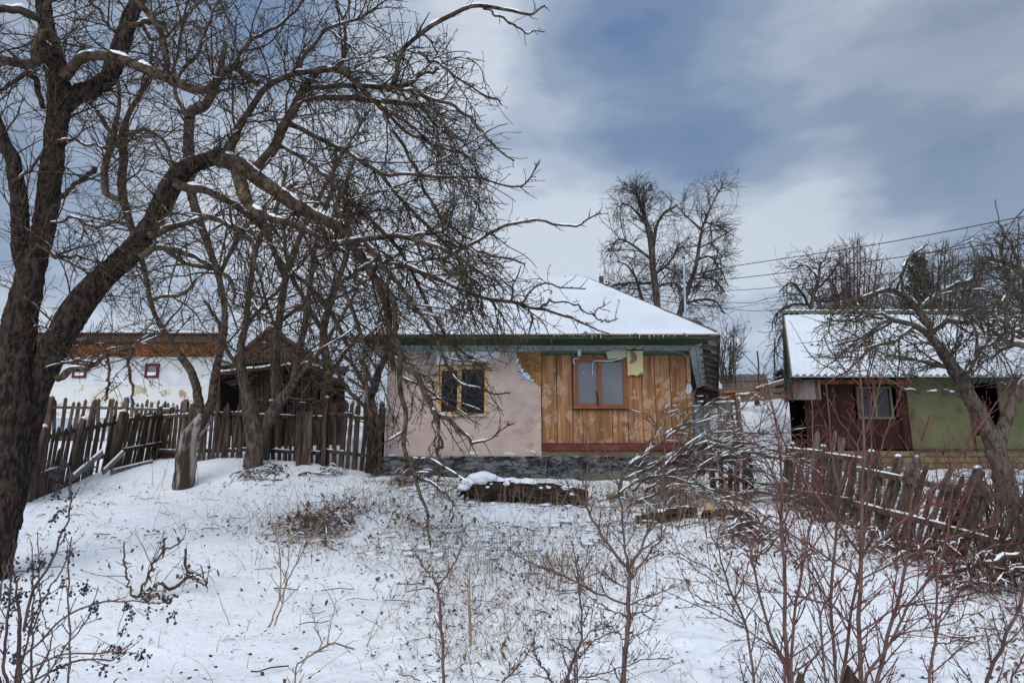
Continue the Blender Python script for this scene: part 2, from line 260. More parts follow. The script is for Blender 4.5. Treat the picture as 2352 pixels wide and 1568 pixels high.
# ---- mesh building
class MB:
    def __init__(s): s.V = []; s.Fc = []; s.n = 0
    def add(s, V, Fa):
        V = np.asarray(V, float).reshape(-1, 3)
        if isinstance(Fa, np.ndarray): s.Fc.append(Fa + s.n)
        else:
            by = {}
            for f in Fa: by.setdefault(len(f), []).append(f)
            for k, fs in by.items(): s.Fc.append(np.array(fs, int) + s.n)
        s.V.append(V); s.n += len(V); return s
    def beam(s, p0, p1, wd, th, up=(0, 0, 1), top=None, jit=0):
        """bar from p0 to p1: wd across, th along 'up'; top=(wd,th) at p1"""
        p0 = np.array(p0, float); p1 = np.array(p1, float); t = p1 - p0; t /= np.linalg.norm(t) + 1e-9
        up = np.array(up, float); a = np.cross(t, up)
        if np.linalg.norm(a) < 1e-4: a = np.cross(t, (1, 0, 0))
        a /= np.linalg.norm(a); b = np.cross(a, t)
        w1, t1 = top if top else (wd, th); V = []
        for p, ww, tt in ((p0, wd, th), (p1, w1, t1)):
            for sx, sy in ((-1, -1), (1, -1), (1, 1), (-1, 1)):
                V.append(p + a * sx * ww / 2 + b * sy * tt / 2 + (rng.normal(0, jit, 3) if jit else 0))
        return s.add(V, [(0, 1, 2, 3), (7, 6, 5, 4), (0, 4, 5, 1), (1, 5, 6, 2), (2, 6, 7, 3), (3, 7, 4, 0)])
    def box(s, x0, x1, y0, y1, z0, z1):
        V = [(x, y, z) for z in (z0, z1) for x, y in ((x0, y0), (x1, y0), (x1, y1), (x0, y1))]
        return s.add(V, [(3, 2, 1, 0), (4, 5, 6, 7), (0, 1, 5, 4), (1, 2, 6, 5), (2, 3, 7, 6), (3, 0, 4, 7)])
    def prism(s, pts, off):
        """polygon pts (3d list) extruded by off"""
        pts = np.array(pts, float); n = len(pts); off = np.array(off, float)
        Fa = [tuple(range(n - 1, -1, -1)), tuple(range(n, 2 * n))] + [(i, (i + 1) % n, n + (i + 1) % n, n + i) for i in range(n)]
        return s.add(np.vstack([pts, pts + off]), Fa)
    def tubes(s, Pn, Rn, sides=4, cap=False):
        Pn = np.asarray(Pn, float); Rn = np.asarray(Rn, float)
        if Pn.ndim == 2: Pn = Pn[None]; Rn = Rn[None]
        if len(Pn) == 0: return s
        n, K, _ = Pn.shape
        T = np.gradient(Pn, axis=1); T /= np.linalg.norm(T, axis=2, keepdims=True) + 1e-9
        ref = np.where(np.abs(T[:, 0, 2:3]) > .8, np.array([[1., 0, 0]]), np.array([[0, 0, 1.]]))
        a = np.cross(T[:, 0], ref); ang = np.linspace(0, 2 * np.pi, sides, endpoint=False)
        rings = []
        for k in range(K):
            t = T[:, k]; a = a - (a * t).sum(1, keepdims=True) * t; a /= np.linalg.norm(a, axis=1, keepdims=True) + 1e-9
            b = np.cross(t, a)
            rings.append(Pn[:, k, None] + Rn[:, k, None, None] * (a[:, None] * np.cos(ang)[None, :, None] + b[:, None] * np.sin(ang)[None, :, None]))
        V = np.stack(rings, 1)                 # n,K,sides,3
        base = np.arange(n)[:, None, None] * K * sides; kk = np.arange(K - 1)[None, :, None] * sides; j = np.arange(sides)[None, None]
        j2 = (j + 1) % sides
        Fa = np.stack([base + kk + j, base + kk + j2, base + kk + sides + j2, base + kk + sides + j], -1).reshape(-1, 4)
        s.add(V.reshape(-1, 3), Fa[:, ::-1].copy())
        if cap:
            o = s.n - n * K * sides
            e = np.concatenate([(base[:, 0] + np.arange(sides - 1, -1, -1)), (base[:, 0] + (K - 1) * sides + np.arange(sides))])
            s.Fc.append(e.reshape(-1, sides)[:, ::-1] + o)
        return s
    def barktube(s, Pn, Rn, sides=30, step=.022, seed=0):
        Ls = np.linalg.norm(np.diff(Pn, axis=0), axis=1).sum(); K = int(min(420, max(30, Ls / step)))
        A = smooth_path(np.column_stack([Pn, Rn]), K); q = A[:, :3]; r = A[:, 3]
        T = np.gradient(q, axis=0); T /= np.linalg.norm(T, axis=1, keepdims=True); a = np.cross(T[0], (1, 0, .2)); ang = np.linspace(0, 2 * np.pi, sides, endpoint=False); V = np.zeros((K, sides, 3))
        sl = np.linspace(0, Ls, K)[:, None] + 0 * ang[None]
        def wn(m, f, sd):                      # value noise that wraps round the stem
            Tn = np.random.default_rng(sd + seed).random((256, m)); x = sl * f; xi = np.floor(x).astype(int); fx = x - xi; y = ang[None] / (2 * np.pi) * m + 0 * sl; yi = np.floor(y).astype(int); fy = y - yi
            fx = fx * fx * (3 - 2 * fx); fy = fy * fy * (3 - 2 * fy); g = lambda i, j: Tn[i % 256, j % m]
            return (g(xi, yi) * (1 - fx) + g(xi + 1, yi) * fx) * (1 - fy) + (g(xi, yi + 1) * (1 - fx) + g(xi + 1, yi + 1) * fx) * fy
        ridge = 1 - np.abs(2 * wn(12, 5, 3) - 1); fine = 1 - np.abs(2 * wn(22, 16, 4) - 1)
        d = r[:, None] * ((wn(4, 1.8, 1) - .5) * .24 + (wn(7, 4, 2) - .5) * .14) + (ridge ** 2 - .4) * np.minimum(.016, r[:, None] * .14) + (fine ** 2 - .4) * np.minimum(.009, r[:, None] * .09)
        for k in range(K):
            a = a - (a @ T[k]) * T[k]; a /= np.linalg.norm(a); b = np.cross(T[k], a)
            V[k] = q[k] + (r[k] + d[k])[:, None] * (a * np.cos(ang)[:, None] + b * np.sin(ang)[:, None])
        i = np.arange(K - 1)[:, None] * sides; j = np.arange(sides)[None]; j2 = (j + 1) % sides
        o = s.n; s.add(V.reshape(-1, 3), np.stack([i + j2, i + j, i + sides + j, i + sides + j2], -1).reshape(-1, 4)[:, ::-1].copy())
        s.Fc.append(np.array([[o + (K - 1) * sides + t for t in range(sides)]])); return s
    def balls(s, C, r, seg=6, rings=4, sq=(1, 1, 1)):
        C = np.asarray(C, float).reshape(-1, 3); r = np.broadcast_to(np.asarray(r, float), (len(C),))
        th = np.linspace(.25, np.pi - .25, rings); ph = np.linspace(0, 2 * np.pi, seg, endpoint=False)
        U = np.array([(math.sin(t) * math.cos(p), math.sin(t) * math.sin(p), math.cos(t)) for t in th for p in ph]) * np.array(sq)
        V = C[:, None] + r[:, None, None] * U[None]; Fa = []
        for i in range(rings - 1):
            for j in range(seg): Fa.append((i * seg + j, (i + 1) * seg + j, (i + 1) * seg + (j + 1) % seg, i * seg + (j + 1) % seg))
        Fa = np.array(Fa); m = rings * seg; off = np.arange(len(C))[:, None, None] * m; b0 = s.n
        s.add(V.reshape(-1, 3), (Fa[None] + off).reshape(-1, 4))
        s.Fc.append((np.arange(seg)[None] + off[:, 0]) + b0); s.Fc.append((np.arange(m - 1, m - seg - 1, -1)[None] + off[:, 0]) + b0)
        return s
    def build(s, name, m, parent=None, loc=None, smooth=False):
        o_loc = np.array(loc if loc is not None else (LOC[parent.name] if parent else (0, 0, 0)), float)
        V = np.vstack(s.V) - o_loc
        me = bpy.data.meshes.new(name); me.vertices.add(len(V)); me.vertices.foreach_set('co', V.astype(np.float32).ravel())
        tot = np.concatenate([np.full(len(f), f.shape[1], int) for f in s.Fc]); li = np.concatenate([f.ravel() for f in s.Fc])
        me.loops.add(len(li)); me.loops.foreach_set('vertex_index', li.astype(np.int32))
        me.polygons.add(len(tot)); st = np.concatenate([[0], np.cumsum(tot)[:-1]])
        me.polygons.foreach_set('loop_start', st.astype(np.int32)); me.polygons.foreach_set('loop_total', tot.astype(np.int32))
        me.polygons.foreach_set('use_smooth', np.full(len(tot), bool(smooth)))
        me.update(calc_edges=True); me.validate()
        me.materials.append(m if not isinstance(m, str) else M[m])
        o = bpy.data.objects.new(name, me); COL.objects.link(o)
        if parent: o.parent = parent; LOC[o.name] = o_loc
        else: o.location = o_loc; LOC[o.name] = o_loc
        return o
LOC = {}
def tag(o, label=None, cat=None, group=None, kind=None):
    if label: o['label'] = label
    if cat: o['category'] = cat
    if group: o['group'] = group
    if kind: o['kind'] = kind
    return o
def thing(name, label, cat, loc, group=None):
    o = bpy.data.objects.new(name, None); COL.objects.link(o); o.location = Vector(loc); LOC[o.name] = np.array(loc, float)
    o.empty_display_size = .2
    return tag(o, label, cat, group)
def smooth_path(pts, K, closed=False):
    """Catmull-Rom through pts (any columns), resampled to K rows"""
    A = np.array(pts, float); A = np.vstack([2 * A[0] - A[1], A, 2 * A[-1] - A[-2]]); o = []
    segs = len(A) - 3
    for t in np.linspace(0, segs - 1e-6, K):
        i = int(t); f = t - i; a, b, c, d = A[i], A[i+1], A[i+2], A[i+3]
        o.append(.5 * ((2 * b) + (c - a) * f + (2 * a - 5 * b + 4 * c - d) * f * f + (3 * b - a - 3 * c + d) * f ** 3))
    return np.array(o)
# ---- tree growing
def limb(pts, Y0, Y1=None, K=26, wob=.008, root=False):
    """pts = (u, v, width in pixels); depth runs from Y0 to Y1 -> points and radii in metres"""
    Y1 = Y0 if Y1 is None else Y1; A = smooth_path(pts, K); Ys = np.linspace(Y0, Y1, K)
    Pn = np.array([P(a[0], a[1], y) for a, y in zip(A, Ys)]); Rn = np.maximum(A[:, 2], 1.2) / 2 / F * Ys
    wb = rng.normal(0, wob, (K, 3)); wb = (wb + .5 * np.roll(wb, 1, 0) + .5 * np.roll(wb, -1, 0)); wb[0] = 0
    Pn = Pn + wb * np.clip(1.6 - Rn / .06, .5, 1.4)[:, None]
    if root:
        g = Gf(Pn[0, 0], Pn[0, 1]); n = 4
        ex = np.array([[Pn[0, 0], Pn[0, 1], z] for z in np.linspace(g - .15, Pn[0, 2] - .06, n)]) if Pn[0, 2] - g > .1 else np.zeros((0, 3))
        if len(ex):
            Pn = np.vstack([ex, Pn]); Rn = np.concatenate([np.linspace(Rn[0] * 1.25, Rn[0], len(ex)), Rn])
            idx = np.linspace(0, len(Pn) - 1, K); i0 = np.floor(idx).astype(int); i1 = np.minimum(i0 + 1, len(Pn) - 1); f = (idx - i0)[:, None]
            Pn = Pn[i0] * (1 - f) + Pn[i1] * f; Rn = Rn[i0] * (1 - f[:, 0]) + Rn[i1] * f[:, 0]
    return Pn, Rn
def spawn(Pn, Rn, per_m, ang, ln, r0, rend, K, curl=.15, trop=(0, 0, 0), t0=.15, ratio=.65, wid=None, shrink=0., rmin_parent=0.):
    """children for a batch of polylines (n,K,3)"""
    if len(Pn) == 0: return np.zeros((0, K, 3)), np.zeros((0, K))
    seg = np.linalg.norm(np.diff(Pn, axis=1), axis=2); ls = seg.sum(1); cnt = rng.poisson(per_m * ls * (1 - t0))
    idx = np.repeat(np.arange(len(Pn)), cnt); m = len(idx)
    if m == 0: return np.zeros((0, K, 3)), np.zeros((0, K))
    t = t0 + (1 - t0) * rng.random(m); f = t * (Pn.shape[1] - 1); i = np.minimum(f.astype(int), Pn.shape[1] - 2); fr = (f - i)
    p = Pn[idx, i] * (1 - fr)[:, None] + Pn[idx, i + 1] * fr[:, None]; rp = Rn[idx, i] * (1 - fr) + Rn[idx, i + 1] * fr
    T = Pn[idx, i + 1] - Pn[idx, i]; T /= np.linalg.norm(T, axis=1, keepdims=True) + 1e-9
    q = rng.normal(0, 1, (m, 3)); q -= (q * T).sum(1, keepdims=True) * T; q /= np.linalg.norm(q, axis=1, keepdims=True) + 1e-9
    A = np.radians(rng.uniform(ang[0], ang[1], m))[:, None]; d = T * np.cos(A) + q * np.sin(A)
    le = rng.uniform(ln[0], ln[1], m) * (1 - shrink * t); st = (le / (K - 1))[:, None]
    O = [p]; trop = np.array(trop, float)
    for k in range(K - 1):
        d = d + rng.normal(0, curl, (m, 3)) + trop * (1.0 / K); d /= np.linalg.norm(d, axis=1, keepdims=True); O.append(O[-1] + d * st)
    C = np.stack(O, 1); rs = np.minimum(rp * ratio, r0 * rng.uniform(.7, 1.2, m)); pr = np.linspace(0, 1, K)
    Rc = rs[:, None] * (1 - pr) + np.minimum(rend, rs)[:, None] * pr
    return C, Rc
def cull(C, Rc, fn):
    if len(C) == 0: return C, Rc
    u, v = proj(C); j = rng.normal(0, 1, (len(C), 2)) * np.where(C.shape[1] > 6, 1., .3) * np.minimum(30, 260 / C[:, 0, 1])[:, None]; u = u + j[:, :1]; v = v + j[:, 1:]; ok = fn(u, v).mean(1) > .75
    return C[ok], Rc[ok]
def snowcaps(Pn, Rn, rmin, frac=.5, K=9, maxlen=.7, sides=6, hs=.95, steep=.70):
    """ridges of snow lying along the tops of limbs"""
    mb = MB(); PS = []; RS = []
    for p, r in zip(Pn, Rn):
        L_ = np.concatenate([[0], np.cumsum(np.linalg.norm(np.diff(p, axis=0), axis=1))])
        s = rng.uniform(0, .15)
        while s < L_[-1]:
            e_ = s + rng.uniform(.12, maxlen)
            if rng.random() < frac and e_ < L_[-1]:
                q = np.linspace(s, e_, K); a = np.stack([np.interp(q, L_, p[:, c]) for c in range(3)], 1); rr = np.interp(q, L_, r)
                t = a[-1] - a[0]; t /= np.linalg.norm(t)
                if abs(t[2]) < steep and rr.mean() > rmin:
                    pf = np.sin(np.linspace(.05, np.pi - .05, K)) ** .4 * rng.uniform(.75, 1.1, K)
                    rs = np.maximum(rr * hs, .0075) * pf
                    a = a.copy(); a[:, 2] += rr * .55 + rs * .35; PS.append(a); RS.append(np.minimum(rs, .05))
            s = e_ + rng.uniform(.02, .25)
    if PS: mb.tubes(np.array(PS), np.array(RS), sides)
    return mb
def spurs(Pn, Rn, per_m, ln=(.015, .05), r=.0035): return spawn(Pn, Rn, per_m, (35, 80), ln, r, r * .8, 3, .2, (0, 0, .3), .1, 1.0)
def tree(name, label, limbs, levels, mats, fn=None, snow=None, spur=None, cat='tree', sides=8, extra=None, twig_sides=3, group=None):
    """limbs: list of (P,R,is_trunk); levels: list of spawn keyword dicts"""
    base = limbs[0][0][0]; root = thing(name, label, cat, base, group)
    tp = [(p, r) for p, r, k in limbs if k]; bp = [(p, r) for p, r, k in limbs if not k]
    mb = MB()
    for p, r in tp:
        mb.barktube(p, r, seed=int(rng.integers(1e6)))
    if tp: mb.build('trunk', mats[0], root, smooth=True)
    mb = MB(); Pn = np.array([p for p, r, k in limbs]); Rn = np.array([r for p, r, k in limbs])
    for p, r in bp:
        if r.max() > .03 and p[:, 1].mean() < 15: mb.barktube(p, r, 14, .03, seed=int(rng.integers(1e6)))
        else: mb.tubes(p, r * (1 + rng.normal(0, .03, len(r))), sides, cap=True)
    sb_P = list(Pn); sb_R = list(Rn); cur = (Pn, Rn); allc = []
    for li, lv in enumerate(levels):
        src = cur if not lv.get('from_all') else None
        kw = {k: x for k, x in lv.items() if k != 'from_all'}
        cs = [spawn(cur[0], cur[1], **kw)]
        if li == 1: cs.append(spawn(Pn, Rn, **{**kw, 'per_m': kw['per_m'] * .5}))
        if li == 2: cs.append(spawn(Pn, Rn, **{**kw, 'per_m': kw['per_m'] * .35}))
        C = np.concatenate([c[0] for c in cs]); Rc = np.concatenate([c[1] for c in cs])
        if fn: C, Rc = cull(C, Rc, fn)
        mb.tubes(C, Rc, 5 if li == 0 else twig_sides); allc.append((C, Rc)); cur = (C, Rc)
        if li == 0: sb_P += list(C) if C.shape[1] == Pn.shape[1] else []; first = (C, Rc)
        if spur and li >= len(levels) - 2:
            S = spurs(C, Rc, spur[0], *spur[1:]); mb.tubes(S[0], S[1], 3)
    if spur:                                   # short shoots straight on the thinner limbs, out to their tips
        k = Rn.max(1) < .05; S = spawn(Pn[k], Rn[k], 9, (30, 65), (.05, .24), .0045, .0028, 6, .13, (0, 0, .2), .3, .7); mb.tubes(S[0], S[1], 4)
        S2 = spurs(S[0], S[1], 10, (.012, .035), .003); mb.tubes(S2[0], S2[1], 3); S = spurs(Pn[k], Rn[k], 10, (.02, .05), .0045); mb.tubes(S[0], S[1], 4)
    mb.build('crown', mats[1], root, smooth=True)
    if snow:
        stp = snow[2] if len(snow) > 2 else .7; s1 = snowcaps(Pn, Rn, .008, snow[0], steep=stp, maxlen=.5); s2 = snowcaps(allc[0][0], allc[0][1], .0035, snow[1], steep=.66, maxlen=.26)
        for f in s2.V: pass
        if s2.n:
            off = s1.n; s1.V += s2.V; s1.Fc += [f + off for f in s2.Fc]; s1.n += s2.n
        if s1.n: s1.build('snow', 'snow', root, smooth=True)
    return root
def seq(v, pts): return np.interp(v, [p[0] for p in pts], [p[1] for p in pts])
#@@GROUND
def gridfaces(nu, nv): i = np.arange(nu - 1)[:, None] * nv + np.arange(nv - 1)[None]; return np.stack([i, i + nv, i + nv + 1, i + 1], -1).reshape(-1, 4)
#@@HOUSE
# ================================================================== GROUND
def make_ground():
    xs = np.concatenate([np.linspace(-400, -24, 24), np.linspace(-22, -12, 60)[:-1], np.linspace(-12, 12, 460), np.linspace(12, 22, 60)[1:], np.linspace(24, 400, 24)])
    ys = np.concatenate([np.linspace(-300, 0, 16), np.linspace(1, 4, 20)[:-1], np.linspace(4, 16.5, 330), np.linspace(16.5, 28, 120)[1:], np.linspace(30, 900, 40)])
    X, Y = np.meshgrid(xs, ys, indexing='ij'); Z = G(X, Y)
    near = np.clip((24 - np.abs(X)) / 3, 0, 1) * np.clip((27 - Y) / 3, 0, 1) * np.clip(Y - 1, 0, 1)
    lum = (vnoise(X, Y, .55, 1) - .5) * .10 + (vnoise(X, Y, 1.9, 2) - .5) * .06
    rough = np.clip((vnoise(X, Y, .35, 3) - .35) * 2.2, 0, 1) * np.clip((X + 3.2) / 3, .12, 1)
    tuss = np.clip(vnoise(X, Y, 6.5, 4) - .35, 0, 1) ** 1.2 * .11 * rough + (vnoise(X, Y, 13, 5) - .5) * .035 * rough + (vnoise(X, Y, 9, 6) - .5) * .012
    Z = Z + near * (lum + tuss)
    nx, ny = X.shape; V = np.stack([X, Y, Z], -1).reshape(-1, 3)
    i = np.arange(nx - 1)[:, None] * ny + np.arange(ny - 1)[None]; Fa = np.stack([i, i + ny, i + ny + 1, i + 1], -1).reshape(-1, 4)
    m = bpy.data.materials.new('snow_ground'); m.use_nodes = True; n = m.node_tree.nodes; l = m.node_tree.links; b = n['Principled BSDF']
    b.inputs['Roughness'].default_value = .65; b.inputs['Specular IOR Level'].default_value = .2
    t = n.new('ShaderNodeTexCoord')
    def noise(s, d=5, rg=.6, st=(1, 1, 1)):
        mp = n.new('ShaderNodeMapping'); mp.inputs['Scale'].default_value = st; l.new(t.outputs['Object'], mp.inputs[0])
        k = n.new('ShaderNodeTexNoise'); k.inputs['Scale'].default_value = s; k.inputs['Detail'].default_value = d; k.inputs['Roughness'].default_value = rg
        l.new(mp.outputs[0], k.inputs[0]); return k.outputs[0]
    def mr(src, a, c, x=0., y=1.):
        r = n.new('ShaderNodeMapRange'); r.interpolation_type = 'SMOOTHSTEP'
        for k, s in zip(('From Min', 'From Max', 'To Min', 'To Max'), (a, c, x, y)):
            if isinstance(s, (int, float)): r.inputs[k].default_value = s
            else: l.new(s, r.inputs[k])
        l.new(src, r.inputs[0]); return r.outputs[0]
    def mul(a, c):
        k = n.new('ShaderNodeMath'); k.operation = 'MULTIPLY'; l.new(a, k.inputs[0])
        if isinstance(c, (int, float)): k.inputs[1].default_value = c
        else: l.new(c, k.inputs[1])
        return k.outputs[0]
    def mix(f, A, B):
        k = n.new('ShaderNodeMix'); k.data_type = 'RGBA'; l.new(f, k.inputs[0])
        for q, s in ((6, A), (7, B)):
            if isinstance(s, tuple): k.inputs[q].default_value = (*s, 1)
            else: l.new(s, k.inputs[q])
        return k.outputs[2]
    base = mix(noise(1.3), (.85, .87, .89), (.78, .81, .85))
    # thin snow where stubble and litter show through: many small flecks, denser in broad patches
    area = mr(noise(.55, 3), .42, .66); sx = n.new('ShaderNodeSeparateXYZ'); l.new(t.outputs['Object'], sx.inputs[0])
    right = mr(sx.outputs[0], -4.5, .5, .25, 1.0); dens = mul(area, right)
    fleck = mr(noise(12, 6, .72, (.6, 1, 1)), .585, .625); litter = mix(noise(30), (.10, .075, .05), (.26, .21, .14))
    c = mix(mul(fleck, mr(dens, 0., 1., .22, .9)), base, litter)
    fl2 = mr(noise(26, 3, .6), .66, .69); c = mix(mul(fl2, .8), c, (.06, .05, .035))
    l.new(c, b.inputs['Base Color'])
    bp = n.new('ShaderNodeBump'); bp.inputs['Strength'].default_value = .5; bp.inputs['Distance'].default_value = .03
    l.new(noise(16, 8, .6), bp.inputs['Height']); l.new(bp.outputs[0], b.inputs['Normal'])
    o = MB().add(V, Fa).build('ground', m, smooth=True); tag(o, kind='structure')
make_ground()
# ================================================================== HOUSE
def fx(u, v, Y=14.0): return P(u, v, Y)[0]
def fz(v, Y=14.0, u=1240): return P(u, v, Y)[2]
H = thing('village_house', 'low pink and bare timber house under a snowy hipped roof', 'house', (1.0, 14.0, fz(1085)))
YF = 14.0; X0 = fx(883, 1045); X1 = fx(1591, 1030); ZB = fz(1047); ZT = fz(806); XM = fx(1243, 950)
SK = math.tan(R(16.3))                         # the east side of the house is splayed
DEP = 8.4
def quadbox(x0, x1, y0, y1, z0, z1, sk0=0., sk1=0.):
    m = MB(); V = [(x0, y0, z0), (x1, y0, z0), (x1 + (y1-y0)*sk1, y1, z0), (x0 + (y1-y0)*sk0, y1, z0)]
    V += [(a, b, z1) for a, b, c in V]; return m.add(V, [(3, 2, 1, 0), (4, 5, 6, 7), (0, 1, 5, 4), (1, 2, 6, 5), (2, 3, 7, 6), (3, 0, 4, 7)])
# windows: (u0,u1,v0,v1) openings
WL = (1004, 1119, 842, 955); WR = (1316, 1440, 822, 937)
def rect_of(wd): return fx(wd[0], (wd[2]+wd[3])/2), fx(wd[1], (wd[2]+wd[3])/2), fz(wd[3]), fz(wd[2])
wlx0, wlx1, wlz0, wlz1 = rect_of(WL); wrx0, wrx1, wrz0, wrz1 = rect_of(WR)
mb = MB()                                      # plaster wall around the left window opening
HH = .30
mb.box(X0, wlx0, YF, YF + HH, ZB, ZT); mb.box(wlx1, XM, YF, YF + HH, ZB, ZT)
mb.box(wlx0, wlx1, YF, YF + HH, ZB, wlz0); mb.box(wlx0, wlx1, YF, YF + HH, wlz1, ZT)
wall = mb.build('wall', 'plaster', H); wall['label'] = 'patchy pinkish grey plaster wall'
mb = MB(); mb.box(XM + .002, wrx0, YF + .035, YF + HH, ZB, ZT); mb.box(wrx1, X1 - .01, YF + .035, YF + HH, ZB, ZT)
mb.box(wrx0, wrx1, YF + .035, YF + HH, ZB, wrz0); mb.box(wrx0, wrx1, YF + .035, YF + HH, wrz1, ZT); mb.build('board_backing', 'film_dark', H)
MB().box(XM, X1 - .012, YF + .005, YF + .034, ZB - .002, fz(1034.5)).build('wall_base', 'stone_tan', H)
m2 = quadbox(X0, X0 + .28, YF + .301, YF + DEP, ZB, ZT); m2.build('side_wall', 'plaster', H)
m2 = quadbox(X1 - .28, X1 - .005, YF + .301, YF + DEP, ZB, ZT, SK, SK); m2.build('side_wall', 'plaster', H)
quadbox(X0, X1 + DEP * SK, YF + DEP, YF + DEP + .25, ZB, ZT).build('back_wall', 'plaster', H)
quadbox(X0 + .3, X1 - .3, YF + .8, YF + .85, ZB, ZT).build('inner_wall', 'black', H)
# stone foundation: individual stones bedded in mortar
ZG = ZB - .62
quadbox(X0 - .03, X1 + .02, YF - .02, YF + .5, ZG, ZB - .003, 0, SK).build('foundation', 'mortar', H)
gx = np.linspace(X0 - .05, X1 + .03, 620); gz = np.linspace(ZG, ZB - .004, 56); GX, GZ = np.meshgrid(gx, gz, indexing='ij')
wx_ = GX + (vnoise(GX, GZ, 6, 61) - .5) * .16; wz_ = GZ + (vnoise(GX, GZ, 5, 62) - .5) * .07
_sr = np.random.default_rng(9); sp = np.stack([_sr.uniform(X0 - .2, X1 + .2, 190), _sr.uniform(ZG - .05, ZB + .03, 190)], 1); sh_ = _sr.random(190)
d2 = ((wx_[..., None] - sp[:, 0]) * .42) ** 2 + (wz_[..., None] - sp[:, 1]) ** 2; o2 = np.argpartition(d2, 1, -1)[..., :2]; dd = np.take_along_axis(d2, o2, -1); fi = np.take_along_axis(o2, dd.argmin(-1)[..., None], -1)[..., 0]
edge = np.sqrt(dd.max(-1)) - np.sqrt(dd.min(-1)); hgt = np.clip(edge / .02, 0, 1) ** .6 * (.018 + .05 * sh_[fi]) + (vnoise(GX, GZ, 30, 63) - .5) * .014 + (vnoise(GX, GZ, 12, 64) - .5) * .02
low = np.clip((ZB - .30 - GZ + (vnoise(GX, GZ, 3, 65) - .5) * .2) / .06, 0, 1) * np.clip((GX - .8) / 1.5, .0, 1); hgt = hgt * (1 - low) + low * (.045 + (vnoise(GX, GZ, 7, 66) - .5) * .03)
m_ = mat('rubble', (.040, .045, .050), (.155, .165, .168), 3.2, (1, 1, 2.2), .9, 1., 22, spots=[((.022, .024, .028), 6, .56, .62), ((.20, .15, .09), 4, .66, .70)], lo=.42, hi=.56, spec=.2)
MB().add(np.stack([GX, YF - .025 - hgt, GZ], -1).reshape(-1, 3), gridfaces(620, 56)).build('foundation_stones', m_, H)['label'] = 'rough blue-grey foundation stones'
mb = MB(); lowm = low > .5
ii = np.argwhere(lowm[:-1, :-1] & lowm[1:, 1:])
if len(ii):
    mb.add(np.stack([GX, YF - .029 - hgt, GZ], -1).reshape(-1, 3), np.array([(i * 56 + j, (i + 1) * 56 + j, (i + 1) * 56 + j + 1, i * 56 + j + 1) for i, j in ii])); mb.build('mortar_render', 'mortar', H)['label'] = 'greenish mortar smeared over the low stones'
mb = MB(); x = X0
while x < X1 - .1:
    w__ = random.uniform(.15, .6); q = np.array([(x + w__ * t, YF - .03 - random.random() * .02, ZB - .012 + random.uniform(-.01, .01)) for t in np.linspace(0, 1, 8)]); mb.tubes(q, np.full(8, .012) * rng.uniform(.6, 1.3, 8), 5, cap=True); x += w__ * random.uniform(.8, 1.5)
mb.build('mortar_edge', 'board_stain', H)
# boards (each a part), full height beside the window, short ones above and below it
zb0 = fz(1017); zb1 = fz(815); zt_full = zb1
bx_ = lambda u: fx(u, 915)
full = [1244, 1279, 1315]; 
def board(u0, u1, za, zb_, th=.028):
    m = MB(); x0 = bx_(u0) + random.uniform(.005, .009); x1 = bx_(u1) - random.uniform(.005, .009); y = YF - .002 + random.uniform(0, .012); jz = random.uniform(-.012, .012)
    m.box(x0, x1, y, y + th, za + jz, zb_); return m.build('board', 'boards', H)
for a0, a1 in ((1244, 1279), (1279, 1315)): board(a0, a1, zb0, zb1)
for a0, a1 in ((1315, 1338), (1338, 1368), (1368, 1405), (1405, 1441)): board(a0, a1, zb0, fz(941))
for a0, a1 in ((1441, 1476), (1476, 1506), (1506, 1541), (1541, 1578)): board(a0, a1, zb0, zb1)
board(1315, 1441, fz(821), zb1)
board(1578, 1590, zb0, zb1)
def blob(cx, cz, rx, rz, y, k=11, jag=.22):
    ph = random.random() * 6; q = []
    for t in np.linspace(0, 2 * np.pi, k, endpoint=False):
        r = 1 + jag * math.sin(2 * t + ph) * .6 + random.uniform(-jag, jag) * .5; q.append((cx + rx * r * math.cos(t), y, cz + rz * r * math.sin(t)))
    return q
# sill beam, painted dark red, in lengths
xs_ = [bx_(1244), bx_(1345), bx_(1470), bx_(1591)]
for i in range(3):
    MB().box(xs_[i] + .004, xs_[i+1] - .004, YF - .035, YF + .03, fz(1034), fz(1020)).build('sill_beam', 'red_beam', H)
MB().box(xs_[0], xs_[3], YF - .02, YF + .03, fz(1019.5), fz(1016.5)).build('sill_beam', 'red_beam', H)
# exposed lath and torn plaster in the upper middle
def facepoly(uv, y): return [(fx(u, v, 14.0), y, P(u, v, 14.0)[2]) for u, v in uv]
lath_uv = [(1180, 806), (1243, 806), (1243, 889), (1228, 878), (1214, 866), (1201, 850), (1190, 832)]
MB().prism(facepoly(lath_uv[::-1], YF - .004), (0, .02, 0)).build('mud_infill', 'lath', H)
mb = MB()
for i in range(26):
    t = i / 26; u0 = 1182 + 3 + random.uniform(0, 8) + t * 22; v0 = 806 + t * 74; ln = random.uniform(18, 44)
    u1 = min(1242, u0 + ln); v1 = v0 + (u1 - u0) * random.uniform(.25, .6)
    lim = lambda u: np.interp(u, [1180, 1190, 1201, 1214, 1228, 1243], [806, 832, 850, 866, 878, 889])
    if v1 > lim(u1) or v0 > lim(u0): continue
    a0 = P(u0, v0, 14.0); a1 = P(u1, v1, 14.0); a0[1] = a1[1] = YF - .012; mb.beam(a0, a1, .012, .018, (0, 1, 0))
